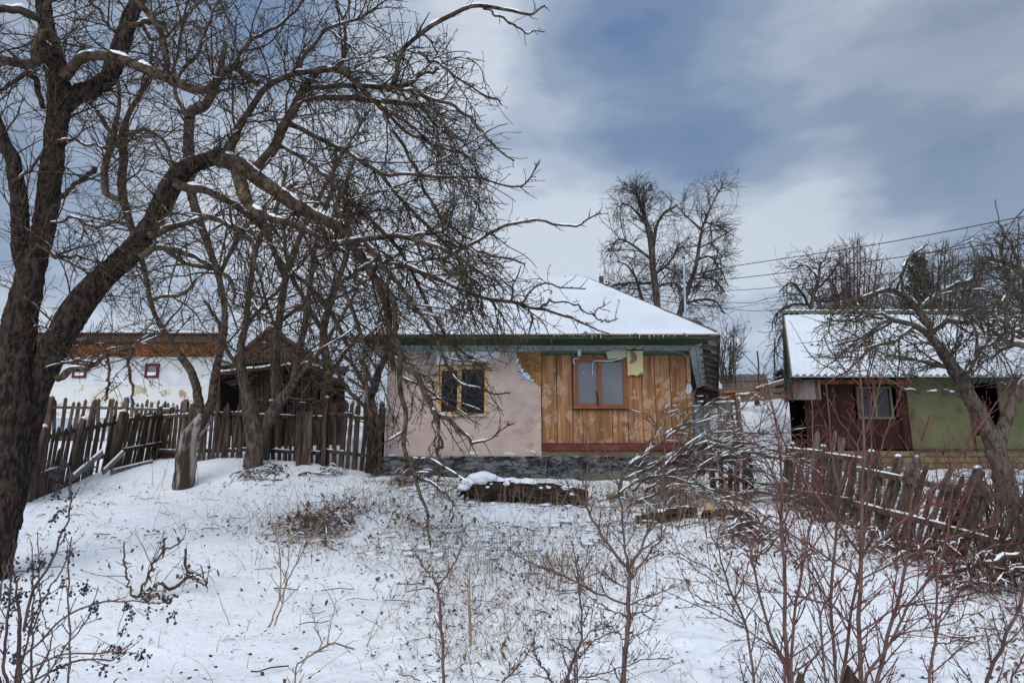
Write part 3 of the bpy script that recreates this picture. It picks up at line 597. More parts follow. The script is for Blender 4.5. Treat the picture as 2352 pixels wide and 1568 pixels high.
for i in range(22):
    t = random.random(); u0 = 1186 + t * 50; v0 = random.uniform(808, 860); u1 = min(1241, u0 + random.uniform(10, 22)); v1 = v0 + (u1 - u0) * random.uniform(-.2, .9)
    if v1 > lim(u1) - 2 or v0 > lim(u0) - 2: continue
    a0 = P(u0, v0, 14.0); a1 = P(u1, v1, 14.0); a0[1] = a1[1] = YF - .022; mb.beam(a0, a1, .010, .014, (0, 1, 0))
mb.build('lath', 'lath', H)
mb = MB()
for u, v, ru, rv in ((1184, 815, 3, 9), (1187, 830, 5, 7), (1192, 842, 5, 5), (1197, 852, 6, 6), (1206, 861, 8, 6), (1214, 867, 6, 5), (1222, 874, 5, 4), (1193, 856, 4, 5), (1201, 868, 5, 4)):
    mb.prism(blob(bx_(u), fz(v), ru * 14 / F, rv * 14 / F, YF - .03, 10, .35), (0, .03, 0))
mb.build('torn_plaster_edge', 'blue_plaster', H)
uv = [(1002, 806), (1148, 806), (1150, 818), (1139, 826), (1130, 822), (1118, 828), (1105, 833), (1092, 829), (1080, 838), (1062, 834), (1040, 842), (1020, 836), (1003, 838)]
MB().prism(facepoly(uv[::-1], YF - .006), (0, .02, 0)).build('bare_patch', 'white_plaster', H)['label'] = 'pale blue-white patch above the yellow window'
mb = MB(); uvr = [(1003, 839), (1020, 837), (1040, 843), (1062, 836), (1080, 839), (1095, 832), (1118, 834), (1119, 843), (1003, 843)]
mb.prism(facepoly(uvr[::-1], YF - .008), (0, .02, 0)); mb.build('lintel', 'orange_wood', H)
uvp = [(1133, 914 + 80), (1170, 990), (1205, 992), (1206, 1001), (1170, 1003), (1134, 1004)]
for (cu, cv, ru, rv) in ((1160, 969, 26, 5), (1225, 966, 15, 6), (960, 972, 14, 4), (1195, 990, 18, 7), (1085, 1040, 16, 3), (1170, 1041, 14, 3), (905, 1046, 10, 3), (1215, 1022, 10, 6)):
    MB().prism(blob(bx_(cu), fz(cv), ru * 14 / F, rv * 14 / F, YF - .005, 14, .3), (0, .012, 0)).build('patch_of_plaster', 'white_plaster' if cv > 1030 else 'board_stain', H)
# windows
def window(x0, x1, z0, z1, m, gm, split, fw, sash, lbl):
    y = YF - .035; fr = MB()
    fr.box(x0, x0 + fw, y, y + .08, z0, z1); fr.box(x1 - fw, x1, y, y + .08, z0, z1)
    fr.box(x0 + fw, x1 - fw, y, y + .08, z0, z0 + fw * .9); fr.box(x0 + fw, x1 - fw, y, y + .08, z1 - fw * .9, z1)
    W = fr.build('window', m, H); W['label'] = lbl
    xm = x0 + (x1 - x0) * split; mm = MB(); mm.box(xm - fw * .38, xm + fw * .38, y - .012, y + .07, z0 + fw * .9, z1 - fw * .9); mm.build('mullion', m, W)
    for a, b, top in ((x0 + fw, xm - fw * .38, sash[0]), (xm + fw * .38, x1 - fw, sash[1])):
        sw = top; s = MB(); za = z0 + fw * .9; zb = z1 - fw * .9
        s.box(a, a + sw, y + .012, y + .06, za, zb); s.box(b - sw, b, y + .012, y + .06, za, zb)
        s.box(a + sw, b - sw, y + .012, y + .06, za, za + sw); s.box(a + sw, b - sw, y + .012, y + .06, zb - sw, zb)
        s.build('sash', m, W); MB().box(a + sw, b - sw, y + .035, y + .045, za + sw, zb - sw).build('pane', gm, W)
    return W, xm, y
W1, xm1, yw = window(wlx0, wlx1, wlz0, wlz1, 'window_yellow', 'glass_dark', .46, .050, (.040, .010), 'yellow varnished two-part window with dark glass')
MB().box(wlx0 + .01, wlx1 + .02, YF - .05, YF - .036, wlz0 - .012, wlz0 + .012).build('sill', 'pipe', W1)
W2, xm2, yw = window(wrx0, wrx1, wrz0, wrz1, 'window_brown', 'glass_film', .49, .075, (.028, .012), 'brown double window covered by milky film')
MB().box(wrx0 - .03, wrx1 + .03, YF - .075, YF - .036, wrz0 - .018, wrz0 + .006).build('sill', 'window_brown', W2)
p0 = P(1370, 898, 13.93); p1 = P(1374, 932, 13.93)
MB().beam(p0, p1, .025, .012, (0, 1, 0)).build('handle', 'film_dark', W2)
mb = MB(); q = smooth_path([tuple(P(1362, 862, 13.93)), tuple(P(1360, 845, 13.92)), tuple(P(1362, 832, 13.92)), tuple(P(1372, 828, 13.93)), tuple(P(1400, 829, 13.93)), tuple(P(1430, 822, 13.93))], 14)
mb.tubes(q, np.linspace(.006, .018, 14), 5); q = smooth_path([tuple(P(1320, 838, 13.93)), tuple(P(1317, 825, 13.92)), tuple(P(1330, 822, 13.93))], 8); mb.tubes(q, np.full(8, .012), 5)
for u, v in ((1340, 855), (1386, 851), (1402, 876)): mb.prism(blob(bx_(u), fz(v), .013, .008, YF - .012, 7, .3), (0, .006, 0))
mb.build('torn_film', 'film_white', W2)
MB().prism(facepoly([(1395, 826), (1436, 824), (1414, 832)], YF - .045), (0, .01, 0)).build('torn_film', 'film_dark', W2)
# insulation panels
uv = [(1438, 803), (1475, 802), (1476, 863), (1470, 861), (1462, 864), (1450, 861), (1441, 864)]
MB().prism(facepoly(uv[::-1], YF - .075), (0, .035, 0)).build('insulation_panel', 'yellow', H)
uv = [(1391, 809), (1436, 801), (1438, 822), (1420, 823), (1396, 826)]
MB().prism(facepoly(uv[::-1], YF - .065), (0, .022, 0)).build('insulation_panel', 'cream', H)
MB().box(bx_(1328), bx_(1336), YF - .09, YF - .03, fz(819), fz(802)).build('junction_box', 'film_white', H)
mb = MB()
for pts in ([(1316, 812), (1322, 805), (1345, 806), (1390, 810), (1440, 802), (1480, 803), (1520, 806), (1560, 810), (1576, 820), (1580, 835)],
            [(1314, 820), (1318, 810), (1330, 809), (1400, 804), (1470, 801), (1560, 804)], [(1574, 812), (1580, 830), (1578, 850), (1582, 880), (1580, 900)]):
    q = smooth_path([tuple(P(u, v, 13.95)) for u, v in pts], 24); mb.tubes(q, np.full(24, .007), 5)
mb.build('cable', 'wire_pale', H)
MB().prism(blob(bx_(1583), fz(893), .05, .13, YF - .02, 9, .4), (0, .04, 0)).build('torn_insulation', 'film_white', H)
# frieze boards at the top of the wall
MB().box(X0 - .02, XM, YF - .05, YF - .002, fz(808), fz(800)).build('frieze_board', 'green_pale', H)
MB().box(XM + .003, bx_(1578), YF - .055, YF - .002, fz(814), fz(807)).build('frieze_board', 'green_mid', H)
MB().box(XM + .003, X1 + .05, YF - .075, YF - .002, fz(806.7), fz(800)).build('frieze_board', 'green_pale', H)
# eaves: roof edge line, soffits, carved lace
YE = 13.22; ze = fz(770, YE); xe0 = P(816, 782, YE)[0]; xe1 = P(1655, 769, YE)[0]
RD = 9.9                                       # plan depth of the roof
yr = YE + RD / 2; rz = P(1345, 641, yr)[2]; rx1 = P(1345, 641, yr)[0]; rx0 = P(1092, 643, yr)[0]
zs = fz(800, YF, 1200) + .03
mb = MB(); mb.prism([(xe0 + .04, YE + .05, ze - .05), (xe1 - .12, YE + .05, ze - .05), (X1 + .12, YF - .08, zs), (X0 - .2, YF - .08, zs)][::-1], (0, 0, .02)); mb.build('soffit', 'green', H)
mb = MB(); mb.box(xe0 + .02, xe1 - .14, YE + .02, YE + .045, ze - .060, ze - .012); mb.build('fascia', 'green', H)
mb = MB(); zl = fz(799.5); yl = YF - .16; mb.box(X0 - .15, X1 + .12, yl, yl + .018, zl - .015, zl + .055)
x = X0 - .12
while x < X1 + .1:
    mb.prism([(x + .075 * math.cos(t), yl - .004, zl - .015 + .048 * math.sin(t)) for t in np.linspace(math.pi, 2 * math.pi, 8)], (0, .018, 0))
    mb.prism([(x + .022 * math.cos(t), yl - .006, zl + .022 * math.sin(t)) for t in np.linspace(0, 2 * math.pi, 9)[:-1]], (0, .008, 0)); x += .19
mb.build('lace_trim', 'green_pale', H)
# side soffit boards on the splayed east side (seen from below) and rafters
for k in range(6):
    y0 = YF - .1 + k * 1.35; y1 = y0 + 1.33
    for a0, a1 in ((.02, .155), (.165, .30)):
        V = []
        q = [(X1 + a0 + (y0 - YF) * SK, y0, zs - .0 + a0 * .35), (X1 + a1 + (y0 - YF) * SK, y0, zs + a1 * .35), (X1 + a1 + (y1 - YF) * SK, y1, zs + a1 * .35), (X1 + a0 + (y1 - YF) * SK, y1, zs + a0 * .35)]
        if k < 5: MB().prism(q[::-1], (0, 0, .02)).build('soffit_board', 'soffit', H)
mb = MB()
for k in range(9):
    y0 = YE + .25 + k * .95; xo = (y0 - YF) * SK
    MB().beam((X1 + .25 + xo, y0, zs + .12), (xe1 - .03 + (y0 - YE) * SK - 0, y0, ze - .06), .09, .10, (0, 0, 1)).build('rafter', 'rafter', H)
y9 = YE + RD - .3
MB().beam((xe1 - .03, YE + .05, ze - .07), (xe1 - .03 + (y9 - YE) * SK, y9, ze - .07), .03, .15).build('fascia', 'dark_wood', H)
# roof: sheet and snow blanket
def roofshape(off, inset, th, name, m, wav=False):
    A = [np.array(q, float) for q in ((xe0 + inset, YE + inset, ze), (xe1 - inset * .6, YE + inset, ze), (xe1 + RD * SK - inset, YE + RD - inset, ze), (xe0 + inset, YE + RD - inset, ze))]
    r0 = np.array((rx0, yr, rz)); r1 = np.array((rx1, yr, rz)); up = np.array((0, 0, off))
    m_ = MB(); 
    def slope(a, b, c, d, nu, nv):            # grid so that the snow surface can undulate
        U, Vv = np.meshgrid(np.linspace(0, 1, nu), np.linspace(0, 1, nv), indexing='ij')
        p = (a * (1 - U)[..., None] + b * U[..., None]) * (1 - Vv)[..., None] + (d * (1 - U)[..., None] + c * U[..., None]) * Vv[..., None] + up
        top = p.copy(); top[..., 2] += th
        if wav:
            top[..., 2] += (vnoise(p[..., 0], p[..., 1], 1.3, 21) - .5) * .02
            top[..., 2] -= .018 * np.exp(-((np.mod(p[..., 0], .98) - .49) / .035) ** 2)
            e_ = np.minimum(Vv * (9 + 8 * vnoise(p[..., 0], p[..., 0] * 0 + .3, 2.3, 27)), 1) ** .5; top[..., 2] += (vnoise(p[..., 0], p[..., 1], .7, 29) - .5) * .035; top[..., 2] = p[..., 2] + (top[..., 2] - p[..., 2]) * (.45 + .55 * e_)
        n0 = nu * nv; i = np.arange(nu - 1)[:, None] * nv + np.arange(nv - 1)[None]
        Fa = np.stack([i, i + nv, i + nv + 1, i + 1], -1).reshape(-1, 4); o = m_.n
        m_.add(np.vstack([p.reshape(-1, 3), top.reshape(-1, 3)]), np.vstack([Fa[:, ::-1], Fa + n0]))
        ed = [(q * nv, (q + 1) * nv) for q in range(nu - 1)]; m_.Fc.append(np.array([(b_, a_, a_ + n0, b_ + n0) for a_, b_ in ed])[:, ::-1] + o)
        ed = [(q, q + 1) for q in range(nv - 1)]; m_.Fc.append(np.array([(b_, a_, a_ + n0, b_ + n0) for a_, b_ in ed]) + o)
        ed = [((nu - 1) * nv + q, (nu - 1) * nv + q + 1) for q in range(nv - 1)]; m_.Fc.append(np.array([(b_, a_, a_ + n0, b_ + n0) for a_, b_ in ed])[:, ::-1] + o)
    k = (150, 24) if wav else (2, 2)
    slope(A[0], A[1], r1, r0, *k); slope(A[1], A[2], r1, r1, *( (60, 16) if wav else (2, 2))); slope(A[2], A[3], r0, r1, *((20, 8) if wav else (2, 2))); slope(A[3], A[0], r0, r0, *((20, 8) if wav else (2, 2)))
    return m_.build(name, m, H, smooth=False)
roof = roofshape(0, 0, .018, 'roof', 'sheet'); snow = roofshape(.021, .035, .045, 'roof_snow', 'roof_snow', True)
snow.parent = H
for p in snow.data.polygons: p.use_smooth = True
mb = MB(); q0 = np.array((rx0, yr, rz + .05)); q1 = np.array((rx1, yr, rz + .055)); mb.tubes(np.array([q0 + (q1 - q0) * t for t in np.linspace(0, 1, 5)]), np.full(5, .022), 6)
e1 = np.array((xe1, YE, ze + .05)); mb.tubes(np.array([q1 + (e1 - q1) * t for t in np.linspace(0, .98, 5)]), np.full(5, .018), 6)
mb.build('ridge_cap', 'corr_roof', H)
mb = MB()                                      # icicles and the notches of the sheet joints
for x in np.arange(xe0 + .3, xe1 - .1, .98): MB().box(x - .015, x + .015, YE - .012, YE + .02, ze - .02, ze + .03).build('sheet_clip', 'sheet', H)
mb = MB(); Q = []; Rr = []
for _ in range(22):
    x = random.choice((1.1, 1.35, 2.6, 3.3)) + random.gauss(0, .22); ln = random.choice((.02, .03, .035, .07)); Q.append([(x, YE - .004, ze - t * ln) for t in np.linspace(0, 1, 4)]); Rr.append(np.linspace(.006, .001, 4))
for q_, r_ in zip(Q, Rr): MB().tubes(np.array(q_), r_, 5).build('icicle', 'snow', H)
# ------------------------------------------------------------------ right shed
S = thing('corrugated_shed', 'brown and green shed under a long snowy corrugated roof', 'shed', (P(2100, 1080, 17)[0], 17, P(2100, 1080, 17)[2]))
SE = 16.35; SR = 19.2; sxe = P(1815, 863, SE)[0]; sze = P(1815, 863, SE)[2]; sxr = P(1797, 719, SR)[0]; szr = P(1797, 719, SR)[2]; sx1 = 15.5
def corr(a, b, c, d, pitch, amp, th, nv=10, lift=0., cut=None):
    """corrugated sheet: a->b along the eave, d->c along the ridge"""
    a, b, c, d = [np.array(q, float) for q in (a, b, c, d)]; n_ = int(np.linalg.norm(b - a) / pitch * 8)
    U, Vv = np.meshgrid(np.linspace(0, 1, n_), np.linspace(0, 1, nv), indexing='ij')
    p = (a * (1 - U)[..., None] + b * U[..., None]) * (1 - Vv)[..., None] + (d * (1 - U)[..., None] + c * U[..., None]) * Vv[..., None]
    nrm = np.cross(b - a, d - a); nrm /= np.linalg.norm(nrm); 
    if nrm[2] < 0 or (abs(nrm[2]) < .1 and nrm[1] > 0): nrm = -nrm
    w_ = np.cos(U * n_ / 8 * 2 * np.pi) * amp
    return p, U, Vv, nrm, w_, n_, nv
a, b, c, d = (sxe, SE, sze), (sx1, SE, sze), (sx1 + .8, SR, szr), (sxr, SR, szr)
p, U, Vv, nrm, w_, n_, nv = corr(a, b, c, d, .17, .022, 0)
MB().add((p + nrm * w_[..., None]).reshape(-1, 3), gridfaces(n_, nv)).build('roof', 'corr_roof', S, smooth=True)
p, U, Vv, nrm, w_, n_, nv = corr(a, b, c, d, .17, .022, 0, 44)
hgt = .034 + w_ * .34 + (vnoise(p[..., 0], p[..., 1], 2., 31) - .5) * .03
lap = np.abs(Vv - .44) < .014; hole = lap & (vnoise(p[..., 0], p[..., 1] * 0, 3.5, 32) > .38)
hgt = np.where(hole, -.03, hgt); hgt = np.where((Vv < .01) | (Vv > .975) | (U < .006), -.03, hgt)
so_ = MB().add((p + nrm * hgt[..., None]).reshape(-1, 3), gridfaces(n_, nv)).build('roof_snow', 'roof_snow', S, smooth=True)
b2, c2 = (sx1 + 1.5, SR + 2.9, sze), (sxr + 1.0, SR + 2.9, sze)
p, U, Vv, nrm, w_, n_, nv = corr(c, d, c2, b2, .17, .02, 0); MB().add((p + nrm * w_[..., None]).reshape(-1, 3), gridfaces(n_, nv)).build('roof', 'corr_roof', S, smooth=True)
mb = MB(); X_ = np.arange(sxr - .05, sx1, .02); prof = np.abs(np.sin(X_ / .15 * np.pi)) * .03
V = []
for x, h in zip(X_, prof): V += [(x, SR - .16, szr - .06 + h), (x, SR - .04, szr + .06 + h), (x, SR + .1, szr + h)]
mb.add(V, np.array([(i * 3 + k, i * 3 + 3 + k, i * 3 + 4 + k, i * 3 + 1 + k) for i in range(len(X_) - 1) for k in (0, 1)])); mb.build('ridge_cap', 'corr_roof', S, smooth=True)
mb = MB(); mb.tubes(np.array([(x, SR - .02, szr + .075) for x in np.linspace(sxr + .05, sx1, 60)]), .022 + .01 * rng.random(60), 6); mb.build('ridge_snow', 'snow', S, smooth=True)
SF = 17.0; wz = lambda v: P(2100, v, SF)[2]; wx = lambda u, v=950: P(u, v, SF)[0]
# gable: barge board and wall on the skewed side
gz = P(1800, 915, SE)[2]
MB().prism([(sxe - .02, SE, sze - .02), (sxr - .02, SR, szr - .03), (sxr - .02, SR, szr - .35), (sxe + .02, SE + .0, sze - .42)], (.03, 0, 0)).build('barge_board', 'dark_wood', S)
MB().prism([(sxe + .06, SE + .2, gz - .02), (sxr + .1, SR, gz + .2), (sxr + .1, SR, szr - .2), (sxe + .06, SE + .2, sze - .1)], (.06, 0, 0)).build('gable_wall', 'dark_wood', S)
p, U, Vv, nrm, w_, n_, nv = corr((sxe + .0, SE + .25, gz), (wx(1872), SE + .25, gz), (wx(1872), SE + .25, sze - .05), (sxe + .0, SE + .25, sze - .05), .16, .02, 0)
MB().add((p + nrm * w_[..., None]).reshape(-1, 3), gridfaces(n_, nv)).build('corrugated_panel', 'corr', S, smooth=True)
# front wall
k0, k1 = wx(1850), wx(2088); x2, x3 = wx(2228), wx(2300)
wu0, wu1, wv0, wv1 = wx(1972), wx(2052), wz(962), wz(888)
mb = MB(); zt_ = wz(868); z0_ = wz(1031)
pl = np.arange(k0, k1, .21)
for x in pl:
    xa, xb = x + .004, min(x + .206, k1); y = SF + random.uniform(0, .012)
    segs = [(z0_, zt_)] if xb < wu0 or xa > wu1 else [(z0_, wv0), (wv1, zt_)]
    for q0, q1 in segs: mb.box(xa, xb, y, y + .04, q0, q1)
mb.build('plank_wall', 'rust_wall', S)['label'] = 'rust brown plank wall'
MB().box(k0, k1 + .1, SF - .05, SF - .01, wz(882), wz(873)).build('top_beam', 'orange_wood', S)
mb = MB(); f_ = .05
for q in ((wu0, wu0 + f_, wv0, wv1), (wu1 - f_, wu1, wv0, wv1), ((wu0+wu1)/2 - .03, (wu0+wu1)/2 + .03, wv0 + f_, wv1 - f_), (wu0 + f_, wu1 - f_, wv0, wv0 + f_), (wu0 + f_, wu1 - f_, wv1 - f_, wv1)): mb.box(q[0], q[1], SF - .03, SF + .05, q[2], q[3])
WS = mb.build('window', 'olive', S)
MB().box(wu0 + f_, wu1 - f_, SF + .02, SF + .03, wv0 + f_, wv1 - f_).build('pane', 'glass_dark', WS)
MB().box(wx(2068), wx(2086), SF - .03, SF + .02, z0_, zt_).build('corner_post', 'rust_wall', S)
MB().box(k1 + .003, x2, SF + .01, SF + .06, z0_, zt_).build('green_wall', 'olive', S)
MB().box(x2, x2 + .06, SF - .01, SF + .05, z0_, zt_).build('corner_post', 'dark_wood', S)
MB().box(x2 + .07, x3, SF + .01, SF + .06, z0_, wz(1000)).build('green_wall', 'olive', S)
MB().box(x3, sx1 - .3, SF + .01, SF + .06, z0_, zt_).build('green_wall', 'olive', S)
MB().box(k0, sx1 - .3, SF + .9, SF + .95, z0_, zt_).build('back_wall', 'black', S)
MB().box(wx(1858), wx(1872), SF - .4, SF - .3, gz, sze - .08).build('post', 'dark_wood', S)
MB().box(k1, sx1 - .3, SF - .06, SF - .01, z0_ - .04, z0_).build('sill_beam', 'dark_wood', S)
MB().box(k0, sx1 - .3, SF + .03, SF + .4, wz(1110), z0_ - .041).build('foundation', 'stone_tan', S)
mb = MB(); z = z0_ - .045
for row in range(4):
    x = k0 + random.random() * .2
    while x < 12.5:
        wd = random.uniform(.3, .9); mb.prism([(x, SF + .031, z - .13), (x + wd - .02, SF + .031, z - .13 - random.uniform(-.01, .01)), (x + wd - .02 - random.random() * .03, SF + .031, z - random.uniform(0, .02)), (x + random.random() * .03, SF + .031, z - random.uniform(0, .02))], (0, -random.uniform(.02, .06), 0)); x += wd
    z -= .145
mb.build('foundation_stones', 'stone_tan', S)
# ------------------------------------------------------------------ left white house
LH = thing('white_house', 'long white house with orange boarded eave and red windows behind the fences', 'house', (P(300, 920, 24)[0], 24, P(300, 935, 24)[2]))
YL = 24.0; lx0 = P(-200, 870, YL)[0]; lx1 = P(487, 870, YL)[0]; lz = lambda v: P(300, v, YL)[2]
MB().box(lx0, lx1, YL, YL + .35, lz(884), lz(815)).build('wall', 'white_plaster', LH)
MB().box(lx0, lx1, YL + .004, YL + .35, lz(960), lz(884) - .003).build('lower_wall', 'mud_plaster', LH)['label'] = 'lower wall with plaster flaking off brown mud'
MB().box(lx1 - .3, lx1 - .002, YL + .36, YL + 6, lz(960), lz(815)).build('side_wall', 'white_plaster', LH)
ye_ = 23.1; e0 = P(160, 768, ye_)[0]; e1_ = P(520, 768, ye_)[0]; zt0 = P(300, 764, ye_)[2]; zt1 = lz(820)
mb = MB(); x = lx0
while x < lx1 + .3:
    mb.prism([(x, YL - .02, zt1), (x + .19, YL - .02, zt1), (x + .19, ye_ + .15, zt0 - .35), (x, ye_ + .15, zt0 - .35)], (0, .02, .02)); x += .2
mb.build('soffit', 'orange_wood', LH)['label'] = 'orange eave boards'
MB().prism([(lx0, ye_, zt0 - .28), (lx1 + .5, ye_, zt0 - .34), (lx1 + .5, ye_ + .1, zt0), (lx0, ye_ + .1, zt0)], (0, .03, 0)).build('eave_edge', 'shingle', LH)
mb = MB(); mb.prism([(lx0, ye_, zt0 - .02), (lx1 + .5, ye_, zt0 - .05), (lx1 - 1.6, ye_ + 4, zt0 + .25), (lx0, ye_ + 4, zt0 + .25)], (0, 0, .05)); mb.build('roof', 'shingle', LH)
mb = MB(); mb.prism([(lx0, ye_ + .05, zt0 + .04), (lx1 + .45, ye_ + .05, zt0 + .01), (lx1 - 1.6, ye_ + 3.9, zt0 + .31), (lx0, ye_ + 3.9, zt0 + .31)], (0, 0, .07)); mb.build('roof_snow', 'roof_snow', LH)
for u in (184, 350):
    a0, a1 = P(u - 16, 850, YL)[0], P(u + 16, 850, YL)[0]; b0, b1 = lz(868), lz(835); f_ = .085; mb = MB()
    for q in ((a0, a0 + f_, b0, b1), (a1 - f_, a1, b0, b1), (a0 + f_, a1 - f_, b0, b0 + f_), (a0 + f_, a1 - f_, b1 - f_, b1)): mb.box(q[0], q[1], YL - .05, YL + .02, q[2], q[3])
    W_ = mb.build('window', 'maroon', LH); MB().box(a0 + f_, a1 - f_, YL - .02, YL - .01, b0 + f_, b1 - f_).build('pane', 'glass_film', W_)
    MB().box(a0 + f_, a1 - f_, YL - .03, YL - .021, b0 + f_, b0 + f_ + .12).build('snow', 'snow', W_)
# ------------------------------------------------------------------ rusty barn and dark ruin between the trees
B = thing('rusty_barn', 'rust red gabled barn standing behind the ruined dark shed', 'barn', (P(640, 900, 22)[0], 22, P(640, 900, 22)[2]))
bp_ = [P(u, v, 22.0) for u, v in ((545, 960), (545, 822), (560, 806), (612, 764), (622, 758), (735, 830), (755, 850), (755, 960))]
MB().prism(bp_, (0, .1, 0)).build('gable_wall', 'red_roof', B)
mb = MB()
for i, u in enumerate(np.arange(548, 750, 9)):
    vt = np.interp(u, [545, 560, 612, 622, 735, 755], [822, 806, 764, 758, 830, 850]) + 2; a0 = P(u, vt, 21.97); a1 = P(u, 930, 21.97); mb.beam(a1, a0, .03, .02, (0, 1, 0))
mb.build('battens', 'red_roof', B)
MB().prism([P(535, 828, 21.9), P(618, 757, 21.9), P(765, 852, 21.9), P(765, 844, 21.9), P(618, 748, 21.9), P(535, 820, 21.9)], (0, 5, 0)).build('roof', 'shingle', B)
D = thing('ruined_shed', 'collapsing black timber shed with snow-edged sagging roof behind the back fence', 'shed', (P(620, 960, 17.5)[0], 17.5, P(620, 960, 17.5)[2]))
YD = 17.5
mb = MB()
for i in range(34):
    u0 = 500 + i * 8.4 + random.uniform(-2, 2)
    if u0 > 792: break
    vt = np.interp(u0, [495, 560, 700, 800], [868, 842, 838, 880]) + random.uniform(-6, 6)
    if u0 < 560: vt = 960 + random.uniform(-4, 8)
    a0 = P(u0, 1030, YD); a1 = P(u0 + random.uniform(-4, 4), vt, YD); mb.beam(a0, a1, .09, .03, (0, 1, 0))
mb.build('plank_wall', 'dark_wood', D)
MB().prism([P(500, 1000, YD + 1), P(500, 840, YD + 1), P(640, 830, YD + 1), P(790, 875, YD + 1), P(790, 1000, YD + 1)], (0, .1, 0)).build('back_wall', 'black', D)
def slab(uvY, th, m, name, par):
    q = [P(*c) for c in uvY]; return MB().prism(q, (0, 0, th)).build(name, m, par)
slab([(497, 862, 17.0), (712, 836, 17.0), (790, 868, 17.2), (800, 850, 20), (560, 850, 20)], .09, 'shingle', 'roof', D)
slab([(712, 842, 16.9), (800, 888, 16.9), (806, 902, 18.5), (700, 870, 18.5)], .06, 'shingle', 'roof', D)
mb = MB(); q = np.array([P(u, v, 16.97) for u, v in zip(np.linspace(500, 710, 22), np.linspace(852, 831, 22) + rng.normal(0, 1.2, 22))]); mb.tubes(q, .022 + .012 * rng.random(22), 6)
q = np.array([P(u, v, 16.9) for u, v in zip(np.linspace(712, 800, 14), np.linspace(834, 868, 14) + rng.normal(0, 1.5, 14))]); mb.tubes(q, .018 + .012 * rng.random(14), 6)
mb.build('snow', 'snow', D, smooth=True)
mb = MB()
for _ in range(16):
    u, v = random.uniform(560, 800), random.uniform(850, 930); mb.beam(P(u, v, 17.2), P(u + random.uniform(-60, 60), v + random.uniform(-20, 50), 17.3), .06, .05, (0, 1, 0))
mb.build('fallen_beams', 'dark_wood', D)
for u in (500, 556, 640, 782): MB().beam(P(u, 1030, 17.35), P(u + 2, 850, 17.35), .14, .12, (0, 1, 0)).build('post', 'dark_wood', D)
